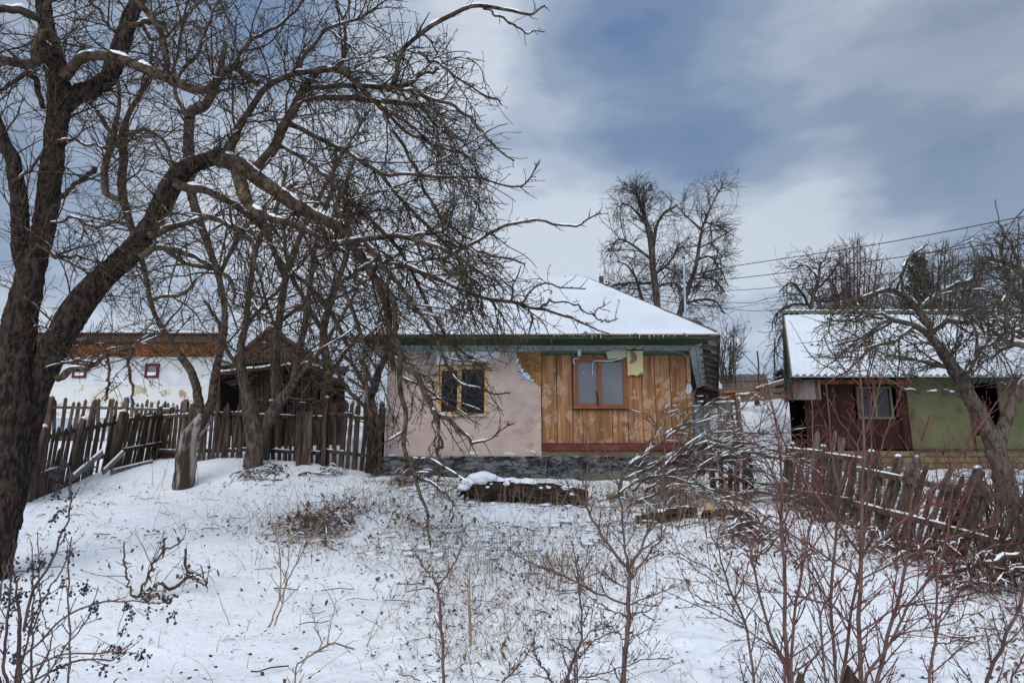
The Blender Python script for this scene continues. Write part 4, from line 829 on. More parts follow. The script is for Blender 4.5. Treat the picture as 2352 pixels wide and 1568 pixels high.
# ================================================================== FENCES
def picket_mb(base, up, along, h, wd, th, point=.07, jitter=.01):
    base = np.array(base, float); up = np.array(up, float); up /= np.linalg.norm(up); al = np.array(along, float); al -= (al @ up) * up; al /= np.linalg.norm(al)
    off = np.cross(al, up) * th; w2 = wd / 2 * random.uniform(.8, 1.12)
    q = [base - al * w2, base + al * w2, base + al * w2 * .96 + up * (h - point), base + al * w2 * random.uniform(-.2, .2) + up * h, base - al * w2 * .96 + up * (h - point)]
    m = MB(); m.prism([p_ + np.array([random.gauss(0, .002) for _ in range(3)]) for p_ in q], off); return m
def fence(name, label, path, h, sp, wd, m, rails=(.3, .85), lean=(0, 0), side=-1, posts=None, snow=.6, hj=.06, point=.07, missing=.04, th=.02, leanj=.05, lift=0., maxn=100, braces=()):
    pts = np.array([P(*c) for c in path]); pts[:, 2] = G(pts[:, 0], pts[:, 1]) + lift
    L_ = np.concatenate([[0], np.cumsum(np.linalg.norm(np.diff(pts[:, :2], axis=0), axis=1))])
    at = lambda s: np.array([np.interp(s, L_, pts[:, k]) for k in range(3)])
    root = thing(name, label, 'fence', pts[0])
    s = 0; n_ = 0; tops = []
    while s < L_[-1] and n_ < maxn:
        p = at(s); al = at(min(s + .05, L_[-1])) - at(max(s - .05, 0)); al[2] = 0; al /= np.linalg.norm(al)
        f = s / L_[-1]; lx = lean[0] * (1 - f) + lean[1] * f
        nrm = np.array((-al[1], al[0], 0)); up = np.array((0, 0, 1.)) + al * (lx + random.gauss(0, leanj)) + nrm * random.gauss(0, .02)
        if random.random() > missing:
            p[2] = Gf(p[0], p[1]) - .05 + lift; hh = h * (1 + random.uniform(-hj, hj)) * (random.uniform(.6, .9) if random.random() < .05 else 1)
            picket_mb(p, up, al, hh + .05, wd, th, point).build('picket', m, root); n_ += 1
        s += sp * random.uniform(.85, 1.2)
    nseg = max(2, int(L_[-1] / 1.8)); sn = MB()
    for rh in rails:
        for k in range(nseg):
            s0, s1 = L_[-1] * k / nseg, L_[-1] * (k + 1) / nseg; a_, b_ = at(s0), at(s1); al = (b_ - a_); al /= np.linalg.norm(al); nrm = np.array((-al[1], al[0], 0)) 
            if nrm[1] > 0: nrm = -nrm
            lx0 = lean[0] * (1 - s0 / L_[-1]) + lean[1] * s0 / L_[-1]
            o_ = nrm * .035 + np.array((0, 0, rh * h + random.uniform(-.03, .03))) + al * lx0 * rh * h; a_ = a_ + o_; b_ = b_ + o_
            MB().beam(a_, b_, .045, .075, (0, 0, 1)).build('rail', m, root)
            if snow:
                t = 0
                while t < 1:
                    e_ = t + random.uniform(.05, .5)
                    if random.random() < snow:
                        q = np.array([a_ + (b_ - a_) * x for x in np.linspace(t, min(e_, 1), 7)]); q[:, 2] += .042
                        sn.tubes(q, np.sin(np.linspace(.15, np.pi - .15, 7)) ** .5 * random.uniform(.018, .028), 6)
                    t = e_ + .03
    for k in (posts if posts is not None else range(nseg + 1)):
        s0 = L_[-1] * k / nseg if posts is None else L_[-1] * k
        p = at(s0); p[1] -= .02; lx0 = lean[0] * (1 - s0 / L_[-1]) + lean[1] * s0 / L_[-1]
        al = np.array((1., 0, 0)); MB().beam(p - (0, .07, .1), p + np.array((lx0 * h * 1.08 + random.uniform(-.05, .05), -.07, h * 1.04)), .10, .09, (0, 1, 0), jit=.008).build('post', m, root)
        if snow: sn.balls([p + np.array((lx0 * h * 1.08, -.07, h * 1.07))], .055, 8, 4, (1, 1, .5))
    for (u0, v0, u1, v1, Y0, Y1) in braces:
        a_, b_ = P(u0, v0, Y0), P(u1, v1, Y1); MB().beam(a_, b_, .04, .10, (0, 0, 1)).build('brace', 'fence_grey', root)
        q = np.array([a_ + (b_ - a_) * x + (0, 0, .055) for x in np.linspace(.02, .98, 8)]); sn.tubes(q, np.full(8, .022), 6)
    if sn.n: sn.build('snow', 'snow', root, smooth=True)
    return root
fence('leaning_picket_fence', 'dark leaning picket fence with snowy rails running back along the left', [(40, 1160, 11.4), (95, 1138, 12.3), (235, 1090, 14.6), (375, 1052, 17.0)], 1.18, .118, .098, 'fence_dark', (.30, .86), (.10, .20), leanj=.07,
      braces=((165, 1098, 235, 1038, 12.6, 13.4), (236, 1085, 282, 1040, 13.7, 14.3), (255, 1085, 350, 1062, 14.0, 15.4)), posts=(.08, .34, .62, .98))
fence('back_picket_fence', 'dark picket fence with snow-dotted rails behind the crooked grey trunk', [(362, 1052, 16.9), (450, 1058, 15.2), (581, 1066, 14.75), (735, 1076, 14.5)], 1.20, .12, .085, 'fence_dark', (.18, .82), (.0, .02), snow=.85, hj=.08, posts=(.0, .36, .78))
fence('gate_fence', 'dark high pickets and rails closing the gap beside the pink house', [(738, 1078, 14.5), (800, 1080, 14.4), (876, 1084, 14.2)], 1.32, .155, .105, 'fence_dark', (.2, .8), (0, .03), snow=.4, missing=.0, posts=(.05, .8, .93))
fence('grey_picket_fence', 'low grey picket fence below the white house', [(60, 1010, 19.5), (250, 1000, 20.5), (460, 1000, 19.8)], 1.20, .14, .10, 'fence', (.8,), (.0, .0), snow=.7, posts=(.1, .5, .9), lift=.05)
# planks leaning near the shed corner
pl_ = thing('old_gate_post', 'widest weathered post standing in the back fence left of the house', 'post', (P(700, 1070, 14.4)[0], 14.3, Gf(P(700, 1070, 14.4)[0], 14.3)))
MB().beam(P(700, 1088, 14.3), P(704, 945, 14.3), .24, .05, (0, 1, 0), jit=.01).build('plank', 'fence', pl_)
MB().beam(P(684, 1088, 14.2), P(686, 945, 14.2), .08, .05, (0, 1, 0), jit=.01).build('plank', 'fence_dark', pl_)
# right of the house
fence('blue_ended_picket_fence', 'sparse dark pickets with one blue plank just right of the house', [(1596, 1060, 15.6), (1650, 1050, 15.8), (1702, 1045, 16.2)], 1.30, .215, .13, 'fence_grey', (.22, .8), (0, 0), snow=.3, posts=(1.0,), missing=0, lift=.12)
bl = thing('blue_plank', 'faded blue plank standing beside the corner of the house', 'plank', (P(1606, 1050, 15.3)[0], 15.3, P(1606, 1075, 15.3)[2]))
picket_mb(P(1606, 1078, 15.3), (0.01, 0, 1), (1, 0, 0), 1.42, .12, .03, .08).build('plank', 'blue_cloth', bl)
fence('broken_plank_fence', 'short brown broken planks behind the snowy branch pile', [(1640, 1140, 12.9), (1740, 1150, 12.6)], .80, .13, .10, 'fence', (.4,), (.0, .05), snow=.3, hj=.2, posts=(), leanj=.1)
fence('grey_leaning_panel', 'pale grey paling panel tilting right in front of the shed', [(1868, 1075, 13.6), (1905, 1080, 13.5), (1938, 1082, 13.4)], 1.02, .105, .10, 'fence_grey', (.5,), (.12, .30), snow=.0, missing=0, posts=(), lift=.10)
fence('sagging_board_fence', 'brown board fence with snow along its top in front of the rusty wall', [(1795, 1150, 12.2), (1880, 1165, 11.7), (1960, 1185, 11.2)], .95, .092, .075, 'fence', (.25, .95), (.22, .36), snow=1.0, missing=.10, posts=(.0, .4, .98), leanj=.08, hj=.12)
fence('slanting_picket_fence', 'long row of slanting brown pickets falling toward the right edge', [(1955, 1220, 10.4), (2060, 1255, 9.8), (2180, 1290, 9.1), (2300, 1325, 8.4), (2420, 1370, 7.9)], 1.04, .080, .062, 'fence', (.35, .88), (.35, .72), snow=.75, missing=.08, posts=(.12, .48, .8), leanj=.12, hj=.16)
fence('old_upright_fence', 'low weathered palings below the stone base of the shed', [(1960, 1110, 14.3), (2110, 1125, 13.9)], .62, .12, .10, 'fence_grey', (.6,), (.1, .2), snow=.7, posts=(.9,), hj=.15)
# up the hill
def hillfence(name, label, u0, u1, vt0, vt1, vb0, vb1, Y, n, wd, m, lean=0):
    root = thing(name, label, 'fence', P(u0, vb0, Y))
    for i in range(n):
        f = i / (n - 1); u = u0 + (u1 - u0) * f; a_ = P(u, vb0 + (vb1 - vb0) * f, Y); b_ = P(u + lean, vt0 + (vt1 - vt0) * f + random.uniform(-2, 2), Y)
        d = b_ - a_; picket_mb(a_, d, (1, 0, 0), np.linalg.norm(d), wd, .02, .05).build('picket', m, root)
    for f in (.3, .75):
        a_ = P(u0 - 4, vb0 + (vt0 - vb0) * f, Y - .05); b_ = P(u1 + 4, vb1 + (vt1 - vb1) * f, Y - .05); MB().beam(a_, b_, .04, .07).build('rail', m, root)
    return root
hillfence('hill_picket_fence', 'grey pickets leaning left on top of the far slope', 1668, 1768, 860, 858, 915, 908, 25.5, 22, .11, 'fence_grey', -13)
hillfence('orange_picket_fence', 'small row of fresh orange pickets below the far grey ones', 1618, 1690, 897, 892, 925, 920, 23.2, 15, .07, 'orange_wood')
hillfence('far_low_fence', 'tiny low pickets just left of the shed roof on the slope', 1768, 1800, 880, 879, 892, 890, 27.0, 9, .07, 'fence_tan')
rf = thing('rail_fence', 'rough tan horizontal rails climbing the slope beside the shed', 'fence', P(1600, 925, 23))
for (u0, v0, u1, v1, Y0, Y1) in ((1594, 899, 1735, 895, 22.8, 22.9), (1735, 896, 1812, 873, 22.9, 22), (1690, 911, 1812, 893, 22.5, 21.8), (1594, 928, 1700, 925, 22.6, 22.5), (1700, 921, 1812, 908, 22.4, 21.8), (1590, 915, 1650, 912, 22.7, 22.7)):
    MB().beam(P(u0, v0, Y0), P(u1, v1, Y1), .06, .13, jit=.012).build('rail', 'fence_tan', rf)
for u, vt, vb in ((1596, 905, 940), (1738, 885, 930), (1650, 895, 935)): MB().beam(P(u, vb, 22.7), P(u, vt, 22.7), .12, .1, (0, 1, 0)).build('post', 'fence', rf)
mb = MB()
for u0, v0, u1, v1, Y_ in ((1735, 889, 1812, 867, 22.5), (1690, 904, 1770, 897, 22.3), (1640, 922, 1700, 919, 22.4)):
    q = np.array([P(u0 + (u1 - u0) * t, v0 + (v1 - v0) * t + 1, Y_) for t in np.linspace(0, 1, 7)]); mb.tubes(q, np.full(7, .03), 6)
mb.build('snow', 'snow', rf, smooth=True)
for i, (u, vb, vt, Y_, t_, lb) in enumerate(((1691, 900, 770, 24, -6, 'thin leaning garden pole nearest the house gable'), (1743, 900, 806, 24.5, -3, 'short garden pole between the house and shed'), (1779, 895, 776, 25, 1, 'dark upright garden pole right beside the shed gable'))):
    p0, p1 = P(u, vb, Y_), P(u + t_, vt, Y_); q = np.linspace(p0, p1, 6) + rng.normal(0, .01, (6, 3))
    tag(MB().tubes(q, np.full(6, .03), 6, cap=True).build('garden_pole', 'fence', loc=p0), lb, 'pole', 'garden poles on the slope')
ff = thing('foreground_fence', 'two dark pointed picket tops poking up at the bottom right', 'fence', (1.6, 3.4, Gf(1.6, 3.4)))
for u, v, wd in ((1835, 1540, .055), (1948, 1527, .085)):
    tp = P(u, v, 3.4); picket_mb((tp[0], 3.4, Gf(tp[0], 3.4) - .05), (0, 0, 1), (1, 0, 0), tp[2] - Gf(tp[0], 3.4) + .05, wd, .025, .07).build('picket', 'fence_dark', ff)
MB().beam((P(1700, 1540, 3.4)[0], 3.45, .25), (P(2100, 1540, 3.4)[0], 3.45, .25), .04, .07).build('rail', 'fence_dark', ff)
# ================================================================== LOGS
def log(name, label, pts, Y0, Y1, m='log', cut=True, K=22, snowh=.6):
    Pn, Rn = limb(pts, Y0, Y1, K, .004); root = thing(name, label, 'log', Pn[0] * (1, 1, 1))
    Rn = Rn * (1 + .06 * rng.normal(0, 1, K)); MB().tubes(Pn, Rn, 14, cap=True).build('trunk', m, root, smooth=False)
    q = Pn.copy(); q[:, 2] += Rn * .62; rs = Rn * .60 * np.sin(np.linspace(.2, np.pi - .2, K)) ** .35 * rng.uniform(.45, 1.15, K)
    MB().tubes(q[1:-1], rs[1:-1], 10).build('snow', 'snow', root, smooth=True)
    return root, Pn, Rn
lg, lp, lr = log('fallen_log', 'thick dark log capped with snow lying in front of the stone base', [(1080, 1122, 40), (1120, 1126, 47), (1200, 1130, 50), (1280, 1136, 46), (1348, 1146, 38)], 11.9, 11.9)
mb = MB(); S_ = []
for _ in range(26):
    a_ = P(1100 + random.uniform(-30, 14), 1120 + random.uniform(-25, 20), 11.8 + random.uniform(-.15, .2)); d = np.array((random.uniform(-.5, .2), random.uniform(-.4, .1), random.uniform(-.5, .1)))
    q = np.array([a_ + d * t * .45 + rng.normal(0, .015, 3) for t in np.linspace(0, 1, 5)]); mb.tubes(q, np.linspace(.05, .01, 5), 6)
mb.build('root', 'log', lg, smooth=True)
mb = MB(); mb.balls([P(1100 + x, 1094 + y, 11.75) for x, y in ((-20, 12), (-5, 3), (10, -1), (24, 2), (-34, 24), (2, 8), (-14, 10))], [.13, .14, .14, .12, .10, .13, .12], 10, 6, (1.2, 1, .6))
for _ in range(16):
    t = random.random(); i = int(t * 20); a_ = random.uniform(.35, .9); rr_ = lr[i]
    mb.balls([lp[i] + np.array((random.uniform(-.1, .1), -rr_ * math.cos(a_) * .98, rr_ * math.sin(a_) * .98))], random.uniform(.015, .045) * (1 if a_ > .3 else .6), 7, 4, (1.6, .6, .8))
mb.build('snow', 'snow', lg, smooth=True)
log('fallen_log', 'short dark log with snow on top lower right of the big log', [(1462, 1196, 22), (1500, 1190, 26), (1560, 1178, 28), (1600, 1176, 24)], 10.7, 10.8)
lg3, p3, r3 = log('fallen_log', 'curved snowy log with a bright sawn end beside the branch pile', [(1636, 1186, 24), (1665, 1180, 26), (1700, 1184, 24), (1740, 1204, 18)], 10.8, 10.6)
c_ = P(1630, 1166, 10.6); d_ = P(1618, 1190, 10.8)
MB().tubes(np.linspace(d_, c_, 4), np.array([.07, .07, .065, .06]), 10, cap=True).build('stub', 'log', lg3, smooth=False)
nn = (c_ - d_) / np.linalg.norm(c_ - d_) + np.array((0, -.8, 0)); nn /= np.linalg.norm(nn)
MB().tubes(np.array([c_ - nn * .02, c_ + nn * .012]), np.array([.066, .062]), 12, cap=True).build('sawn_end', 'cut', lg3)
Pn, Rn = limb([(1393, 1140, 11), (1410, 1138, 13), (1432, 1134, 13)], 11.8, 11.8, 8, .002); tag(MB().tubes(Pn, Rn, 10, cap=True).build('wood_piece', 'fence_tan', loc=Pn[0]), 'small bare brown stick end poking from snow right of the big log', 'stick')
# ================================================================== GROUND LITTER
def leaves_mb(C, size, flat=.4):
    n_ = len(C); a_ = rng.random(n_) * 6.28; s = size * rng.uniform(.6, 1.3, n_)
    u_ = np.stack([np.cos(a_), np.sin(a_), rng.normal(0, flat, n_)], 1); v_ = np.stack([-np.sin(a_), np.cos(a_), rng.normal(0, flat, n_)], 1)
    c = np.asarray(C); k = rng.uniform(.0, .35, n_)[:, None] * s[:, None] * np.array([[0, 0, 1.]])
    V = np.stack([c - u_ * s[:, None], c - v_ * s[:, None] * .6 + k, c + u_ * s[:, None] * 1.1, c + v_ * s[:, None] * .6 + k], 1).reshape(-1, 3)
    b = np.arange(n_)[:, None] * 4; m = MB(); m.add(V, np.vstack([b + np.array([[0, 1, 2]]), b + np.array([[0, 2, 3]])])); return m
def density(x, y):
    d = np.clip((vnoise(x, y, .45, 41) - .36) * 3, 0.0, 1) * np.clip((x + 4.2) / 3.5, .05, 1)
    d += .7 * np.exp(-((y - 13.3) ** 2) / .10) * (x > -2.8) * (x < 4) + .85 * np.exp(-((x + 2.8) ** 2 / 1.6 + (y - 10.4) ** 2 / 1.3)) + .8 * np.exp(-((y - 12.6 + .1 * x) ** 2) / 1.0) * (x > -1.5) + .6 * (x > 3) * (y > 8.5) * (y < 13)
    d += .16 * (x > 1) * (y < 9) + .22 * np.clip(vnoise(x, y, 1.1, 47) - .5, 0, 1)
    return np.clip(d, 0, 1)
def scatter(n_, x0=-12, x1=12, y0=4.2, y1=13.4, pw=1., minlev=0.):
    x = rng.uniform(x0, x1, n_); y = y0 + (y1 - y0) * rng.random(n_); k = rng.random(n_) < np.maximum(density(x, y) ** pw, minlev)
    x, y = x[k], y[k]; u, v = proj(np.stack([x, y, G(x, y)], 1)); s = (u > -150) & (u < 2500) & (v < 1700)
    house = (y > 13.5) & (x > X0 - .3); s &= ~house; return x[s], y[s]
x, y = scatter(42000, pw=1.1, minlev=.05); n_ = len(x); z = G(x, y)
hh = rng.gamma(2.2, .055, n_) + .03; tilt = rng.normal(0, .38, (n_, 2)); K = 6; t = np.linspace(0, 1, K)
arch = rng.uniform(0, .55, n_)
Pn = np.stack([x[:, None] + tilt[:, :1] * hh[:, None] * t * (.5 + t), y[:, None] + tilt[:, 1:] * hh[:, None] * t * (.5 + t), z[:, None] - .01 + hh[:, None] * (t - arch[:, None] * t ** 2.2)], -1)
tag(MB().tubes(Pn, .0032 * (1 - .75 * t)[None] * rng.uniform(.7, 1.4, n_)[:, None], 3).build('dry_grass', 'dry'), kind='stuff')
# long dry stalks, some fallen
x, y = scatter(2200, pw=.8, minlev=.10); n_ = len(x); z = G(x, y); hh = rng.uniform(.2, .75, n_); an = rng.random(n_) * 6.28; le = rng.uniform(.05, 1.3, n_)
Pn = np.stack([x[:, None] + np.cos(an)[:, None] * le[:, None] * hh[:, None] * t, y[:, None] + np.sin(an)[:, None] * le[:, None] * hh[:, None] * t * .6, z[:, None] + hh[:, None] * np.cos(np.minimum(le, 1.35))[:, None] * (t ** .9)], -1) + rng.normal(0, .006, (n_, K, 3))
mb = MB().tubes(Pn, .0042 * (1 - .6 * t)[None] * rng.uniform(.7, 1.3, n_)[:, None], 3); tag(mb.build('dry_stalks', 'dry'), kind='stuff')
x, y = scatter(17000, pw=.9, minlev=.22); z = G(x, y) + .012 + rng.random(len(x)) * .02
tag(leaves_mb(np.stack([x, y, z], 1), .022, .3).build('leaf_litter', 'leaf_dark'), kind='stuff')
x, y = scatter(10000, pw=.8, minlev=.18); z = G(x, y) + .01 + rng.random(len(x)) * .10 * density(x, y)
tag(leaves_mb(np.stack([x, y, z], 1), .026, .6).build('fallen_leaves', 'leaf'), kind='stuff')
# short twigs lying about
x, y = scatter(1500, pw=.5, minlev=.4); n_ = len(x); an = rng.random(n_) * 6.28; le = rng.uniform(.06, .35, n_); z = G(x, y) + .012
t5 = np.linspace(0, 1, 5); Pn = np.stack([x[:, None] + np.cos(an)[:, None] * le[:, None] * t5, y[:, None] + np.sin(an)[:, None] * le[:, None] * t5, z[:, None] + 0 * t5 + np.sin(t5 * 3)[None] * .01], -1) + rng.normal(0, .008, (n_, 5, 3))
tag(MB().tubes(Pn, np.full((n_, 5), .0045) * rng.uniform(.6, 1.4, n_)[:, None], 4).build('twig_litter', 'twig'), kind='stuff')
# lumps of snow over stubble, near the pile and house
x, y = scatter(1700, -2, 9, 9, 13.6, 1.2); n_ = len(x); z = G(x, y) + rng.uniform(.0, .05, n_)
tag(MB().balls(np.stack([x, y, z], 1), rng.uniform(.025, .085, n_), 8, 4, (1.3, 1., .33)).build('snow_lumps', 'snow', smooth=True), kind='stuff')
def brush(name, label, u, v, rx, ry, n_, ln=(.3, 1.), hmax=.25, leafn=60, m='twig', r=.008, snow=.3, arcs=()):
    c = gp(u, v); root = thing(name, label, 'brushwood', c); sx = rx * c[1] / F
    an = rng.random(n_) * 6.28; le = rng.uniform(*ln, n_); K = 8; t = np.linspace(0, 1, K)
    x0 = c[0] + rng.normal(0, sx * .45, n_); y0 = c[1] + rng.normal(0, ry, n_); d = np.stack([np.cos(an) * rng.uniform(.6, 1, n_), np.sin(an) * .5], 1)
    Pn = np.zeros((n_, K, 3)); Pn[..., 0] = x0[:, None] + d[:, :1] * le[:, None] * (t - .5); Pn[..., 1] = y0[:, None] + d[:, 1:] * le[:, None] * (t - .5)
    Pn[..., 2] = G(Pn[..., 0], Pn[..., 1]) + rng.uniform(.0, hmax, n_)[:, None] * (.4 + np.sin(t * 3.1)[None]); Pn[:, 1:] += rng.normal(0, .012, (n_, K - 1, 3))
    Rn = np.linspace(1, .35, K)[None] * r * rng.uniform(.5, 1.3, n_)[:, None]
    mb = MB().tubes(Pn, Rn, 5, cap=True); C, Rc = spawn(Pn, Rn, 6, (25, 60), (.08, .3), .004, .002, 5, .15, (0, 0, .3)); mb.tubes(C, Rc, 3)
    mb.build('branches', m, root, smooth=True); s = snowcaps(Pn, Rn, .003, snow, 7, .3, 5, 1.6)
    if s.n: s.build('snow', 'snow', root, smooth=True)
    if leafn:
        k = rng.integers(0, len(Pn), leafn); j = rng.integers(0, K, leafn); leaves_mb(Pn[k, j] + rng.normal(0, .04, (leafn, 3)) * (1, 1, .6), .035, .8).build('dead_leaves', 'leaf', root)
    return root
brush('brush_heap', 'tangle of dry twigs and brown leaves in the snow left of centre', 745, 1215, 120, .45, 90, (.3, 1.0), .22, 260, 'shoot', .006, .5)
brush('brush_heap', 'small flat heap of snowy sticks at the foot of the back fence', 600, 1096, 70, .25, 40, (.3, .9), .12, 20, 'twig', .010, .4)
brush('brush_heap', 'few crooked sticks on the snow before the widest fence post', 745, 1090, 60, .2, 14, (.5, 1.1), .12, 0, 'twig', .014, .5)
brush('brush_heap', 'loose bent grass and twigs in the snow at the centre', 985, 1215, 110, .4, 60, (.3, .9), .16, 120, 'dry', .005, .3)
brush('brush_heap', 'brown debris beneath the drooping branches near the house corner', 935, 1112, 70, .3, 50, (.2, .6), .2, 160, 'shoot', .006, .5)
brush('brush_heap', 'dark snowy debris right of the curved log', 1720, 1240, 90, .5, 80, (.3, .9), .22, 160, 'twig', .011, .6)
brush('brush_heap', 'snowy rubble of sticks at the foot of the slanting fence', 2060, 1275, 120, .4, 80, (.3, .9), .22, 160, 'twig', .010, .6)
brush('brush_heap', 'heap of snowy sticks by the right edge under the slanting fence', 2270, 1345, 110, .4, 90, (.3, 1.1), .3, 160, 'twig', .012, .6)
brush('brush_heap', 'dry brown undergrowth between the short log and the branch pile', 1520, 1165, 90, .3, 90, (.2, .6), .24, 200, 'dry', .005, .4)
# snowy weeds before the foundation
def weeds(label, u, v, n_, h, m='dry', snowy=True, spread=.25):
    c = gp(u, v); root = thing('weed_clump', label, 'weeds', c, 'dry weeds'); K = 8; t = np.linspace(0, 1, K)
    b = c[None] + rng.normal(0, 1, (n_, 3)) * (spread, spread * .5, 0); d = rng.normal(0, .16, (n_, 2)); hh = h * rng.uniform(.5, 1.1, n_)
    Pn = np.stack([b[:, :1] + d[:, :1] * hh[:, None] * t, b[:, 1:2] + d[:, 1:] * hh[:, None] * t, b[:, 2:] + hh[:, None] * t], -1); Rn = np.linspace(.005, .002, K)[None] * np.ones((n_, 1))
    mb = MB().tubes(Pn, Rn, 4); C, Rc = spawn(Pn, Rn, 14, (20, 45), (.06, .2), .003, .0018, 5, .1, (0, 0, .3), .35); mb.tubes(C, Rc, 3); mb.build('stems', m, root)
    if snowy and len(C):
        k = rng.random(len(C)) < .35; MB().balls(C[k, -1], rng.uniform(.010, .030, k.sum()), 7, 4, (1.2, 1, .7)).build('snow', 'snow', root, smooth=True)
    return root
weeds('tall dry weeds tipped with snow beside the start of the red beam', 1195, 1092, 22, .55)
weeds('weeds with small snow balls before the stone base below the boards', 1262, 1092, 10, .45)
weeds('thin reddish weeds against the pink wall right of the yellow window', 1150, 1085, 16, 1.15, 'shoot', False, .22)
weeds('dry weeds around the foot of the crooked grey trunk', 408, 1120, 14, .5, 'dry', False, .2)
weeds('dry stalks hanging over the front of the big log', 1150, 1160, 50, .38, 'dry', False, .8)
weeds('brown stalks standing in snow below the branch pile', 1640, 1215, 30, .4, 'dry', False, .5)
weeds('yellowish weed stalks left of the red foreground bushes', 1385, 1365, 26, .45, 'dry', False, .5)
weeds('thin weeds in the snow between the centre sapling and the weedy hollow', 1190, 1330, 26, .42, 'dry', False, .5)
# broken hogweed stalk
p0 = gp(1082, 1478); Pn, Rn = limb([(1082, 1478, 6), (1080, 1420, 6), (1077, 1370, 6), (1076, 1328, 5)], p0[1], p0[1], 10, .002)
tag(MB().tubes(Pn, Rn, 7, cap=True).build('dry_stalk', 'dry', loc=Pn[0]), 'single thick broken straw stalk right of the forked centre sapling', 'stalk')
# ================================================================== TREES
# where the automatic twigs of the big left crown may reach
def canopy_ok(u, v):
    r = seq(v, [(-400, 960), (0, 940), (120, 1080), (200, 1150), (350, 1175), (470, 1130), (560, 1170), (640, 1240), (720, 1330), (780, 1230), (850, 1130), (950, 1150), (1060, 1130), (1120, 1050), (1260, 1010)])
    bot = seq(u, [(-200, 700), (150, 860), (300, 930), (420, 860), (600, 900), (760, 930), (850, 985), (930, 1060), (1000, 1090), (1060, 1060), (1100, 990), (1250, 860), (1400, 780)])
    return (u < r) & (v < bot) & (v > -700)
LV_BIG = [dict(per_m=6.4, ang=(30, 75), ln=(.45, 1.5), r0=.0125, rend=.0045, K=12, curl=.11, trop=(0, 0, -.38), t0=.12, ratio=.6, shrink=.35),
          dict(per_m=9.0, ang=(28, 62), ln=(.22, .85), r0=.0075, rend=.0034, K=9, curl=.11, trop=(0, 0, -.22), t0=.12, ratio=.7, shrink=.3),
          dict(per_m=9.0, ang=(30, 62), ln=(.06, .32), r0=.0048, rend=.0029, K=6, curl=.13, trop=(0, 0, .15), t0=.1, ratio=.8)]
Tr = True; Fa_ = False
def LB(lst, K=26): return [(*limb(p, y0, y1, K), k) for p, y0, y1, k in lst]
bigA = LB([
 ([(-44, 1420, 91.5), (-30, 1330, 86.2), (-12, 1230, 79.2), (6, 1100, 81.0), (24, 950, 81.0), (40, 800, 72.2), (54, 700, 66.9), (78, 600, 56.3), (95, 540, 50.2), (108, 460, 51.0), (123, 350, 50.2), (132, 270, 52.8), (136, 215, 54.6), (130, 170, 47.5), (122, 120, 42.2), (105, 40, 35.2), (95, -60, 29.9), (90, -200, 21.1)], 7.9, 7.9, Tr),
 ([(60, 640, 27.0), (45, 560, 36.0), (42, 450, 34.2), (26, 370, 30.6), (0, 300, 27.9), (-25, 220, 25.2), (-50, 60, 18.0)], 7.9, 7.2, Tr),
 ([(150, 245, 40), (185, 214, 40), (225, 200, 40), (258, 165, 40), (280, 100, 40), (298, 50, 36), (322, -20, 30), (350, -150, 22)], 7.9, 8.6, Tr),
 ([(146, 180, 26), (180, 140, 23), (210, 130, 23), (265, 130, 24), (316, 150, 24), (369, 172, 22), (422, 197, 21), (468, 205, 18), (492, 195, 17), (510, 168, 17), (540, 155, 18), (572, 178, 14), (590, 200, 8)], 7.8, 7.0, Fa_),
 ([(182, 140, 14), (188, 112, 12), (192, 104, 8)], 7.8, 7.8, Fa_),
 ([(384, 178, 15), (376, 110, 14), (352, 42, 12), (310, 0, 10), (290, -60, 8)], 7.4, 7.0, Fa_),
 ([(125, 90, 26), (100, 78, 24), (84, 108, 25), (82, 145, 24), (40, 145, 20), (-20, 138, 16)], 7.8, 7.2, Fa_),
 ([(90, 40, 22), (40, 25, 20), (0, 18, 18), (-40, 30, 14)], 7.8, 7.2, Fa_),
 ([(100, 250, 12), (84, 190, 14), (60, 170, 12), (30, 190, 10), (-10, 210, 8)], 7.9, 7.3, Fa_),
 ([(140, 455, 9), (170, 425, 10), (205, 398, 12), (222, 390, 10)], 7.9, 8.4, Fa_),
 ([(300, 60, 12), (340, 50, 12), (380, 52, 10)], 8.2, 8.4, Fa_),
 ([(330, 60, 9), (350, 90, 9), (400, 70, 6), (440, 20, 5), (500, -30, 4)], 8.4, 9, Fa_),
 ([(100, 20, 9), (140, -20, 8), (200, -60, 6)], 7.8, 8.2, Fa_), ([(280, 90, 10), (250, 60, 8), (215, 10, 7), (180, -30, 5)], 8, 7.6, Fa_),
 ([(120, 330, 8), (170, 320, 7), (230, 340, 6), (270, 330, 4)], 7.8, 7.3, Fa_), ([(30, 420, 8), (80, 380, 7), (120, 300, 5), (130, 250, 4)], 7.5, 7.0, Fa_),
 ([(85, 560, 9), (140, 590, 8), (200, 590, 6), (250, 620, 4)], 7.8, 7.4, Fa_), ([(100, 520, 7), (160, 500, 6), (220, 520, 5), (290, 505, 4)], 7.9, 7.4, Fa_),
 ([(400, 190, 10), (450, 130, 9), (480, 60, 7), (500, 0, 5), (530, -60, 4)], 7.4, 7.6, Fa_), ([(540, 155, 10), (570, 100, 9), (640, 60, 7), (700, 0, 5), (740, -60, 4)], 7.0, 7.2, Fa_),
])
tree('old_fruit_tree', 'tall gnarled dark tree whose forked upright trunk stands at the left edge', bigA,
     [dict(LV_BIG[0], per_m=5.2, trop=(0, 0, .05)), dict(LV_BIG[1], per_m=7.5, trop=(0, 0, .05)), dict(LV_BIG[2], per_m=7.0)], ('bark', 'twig'),
     fn=lambda u, v: (u < 760) & (v < seq(u, [(-200, 600), (100, 700), (300, 760), (500, 520), (760, 330)])), snow=(.6, .08), spur=(3., (.015, .04), .0035))
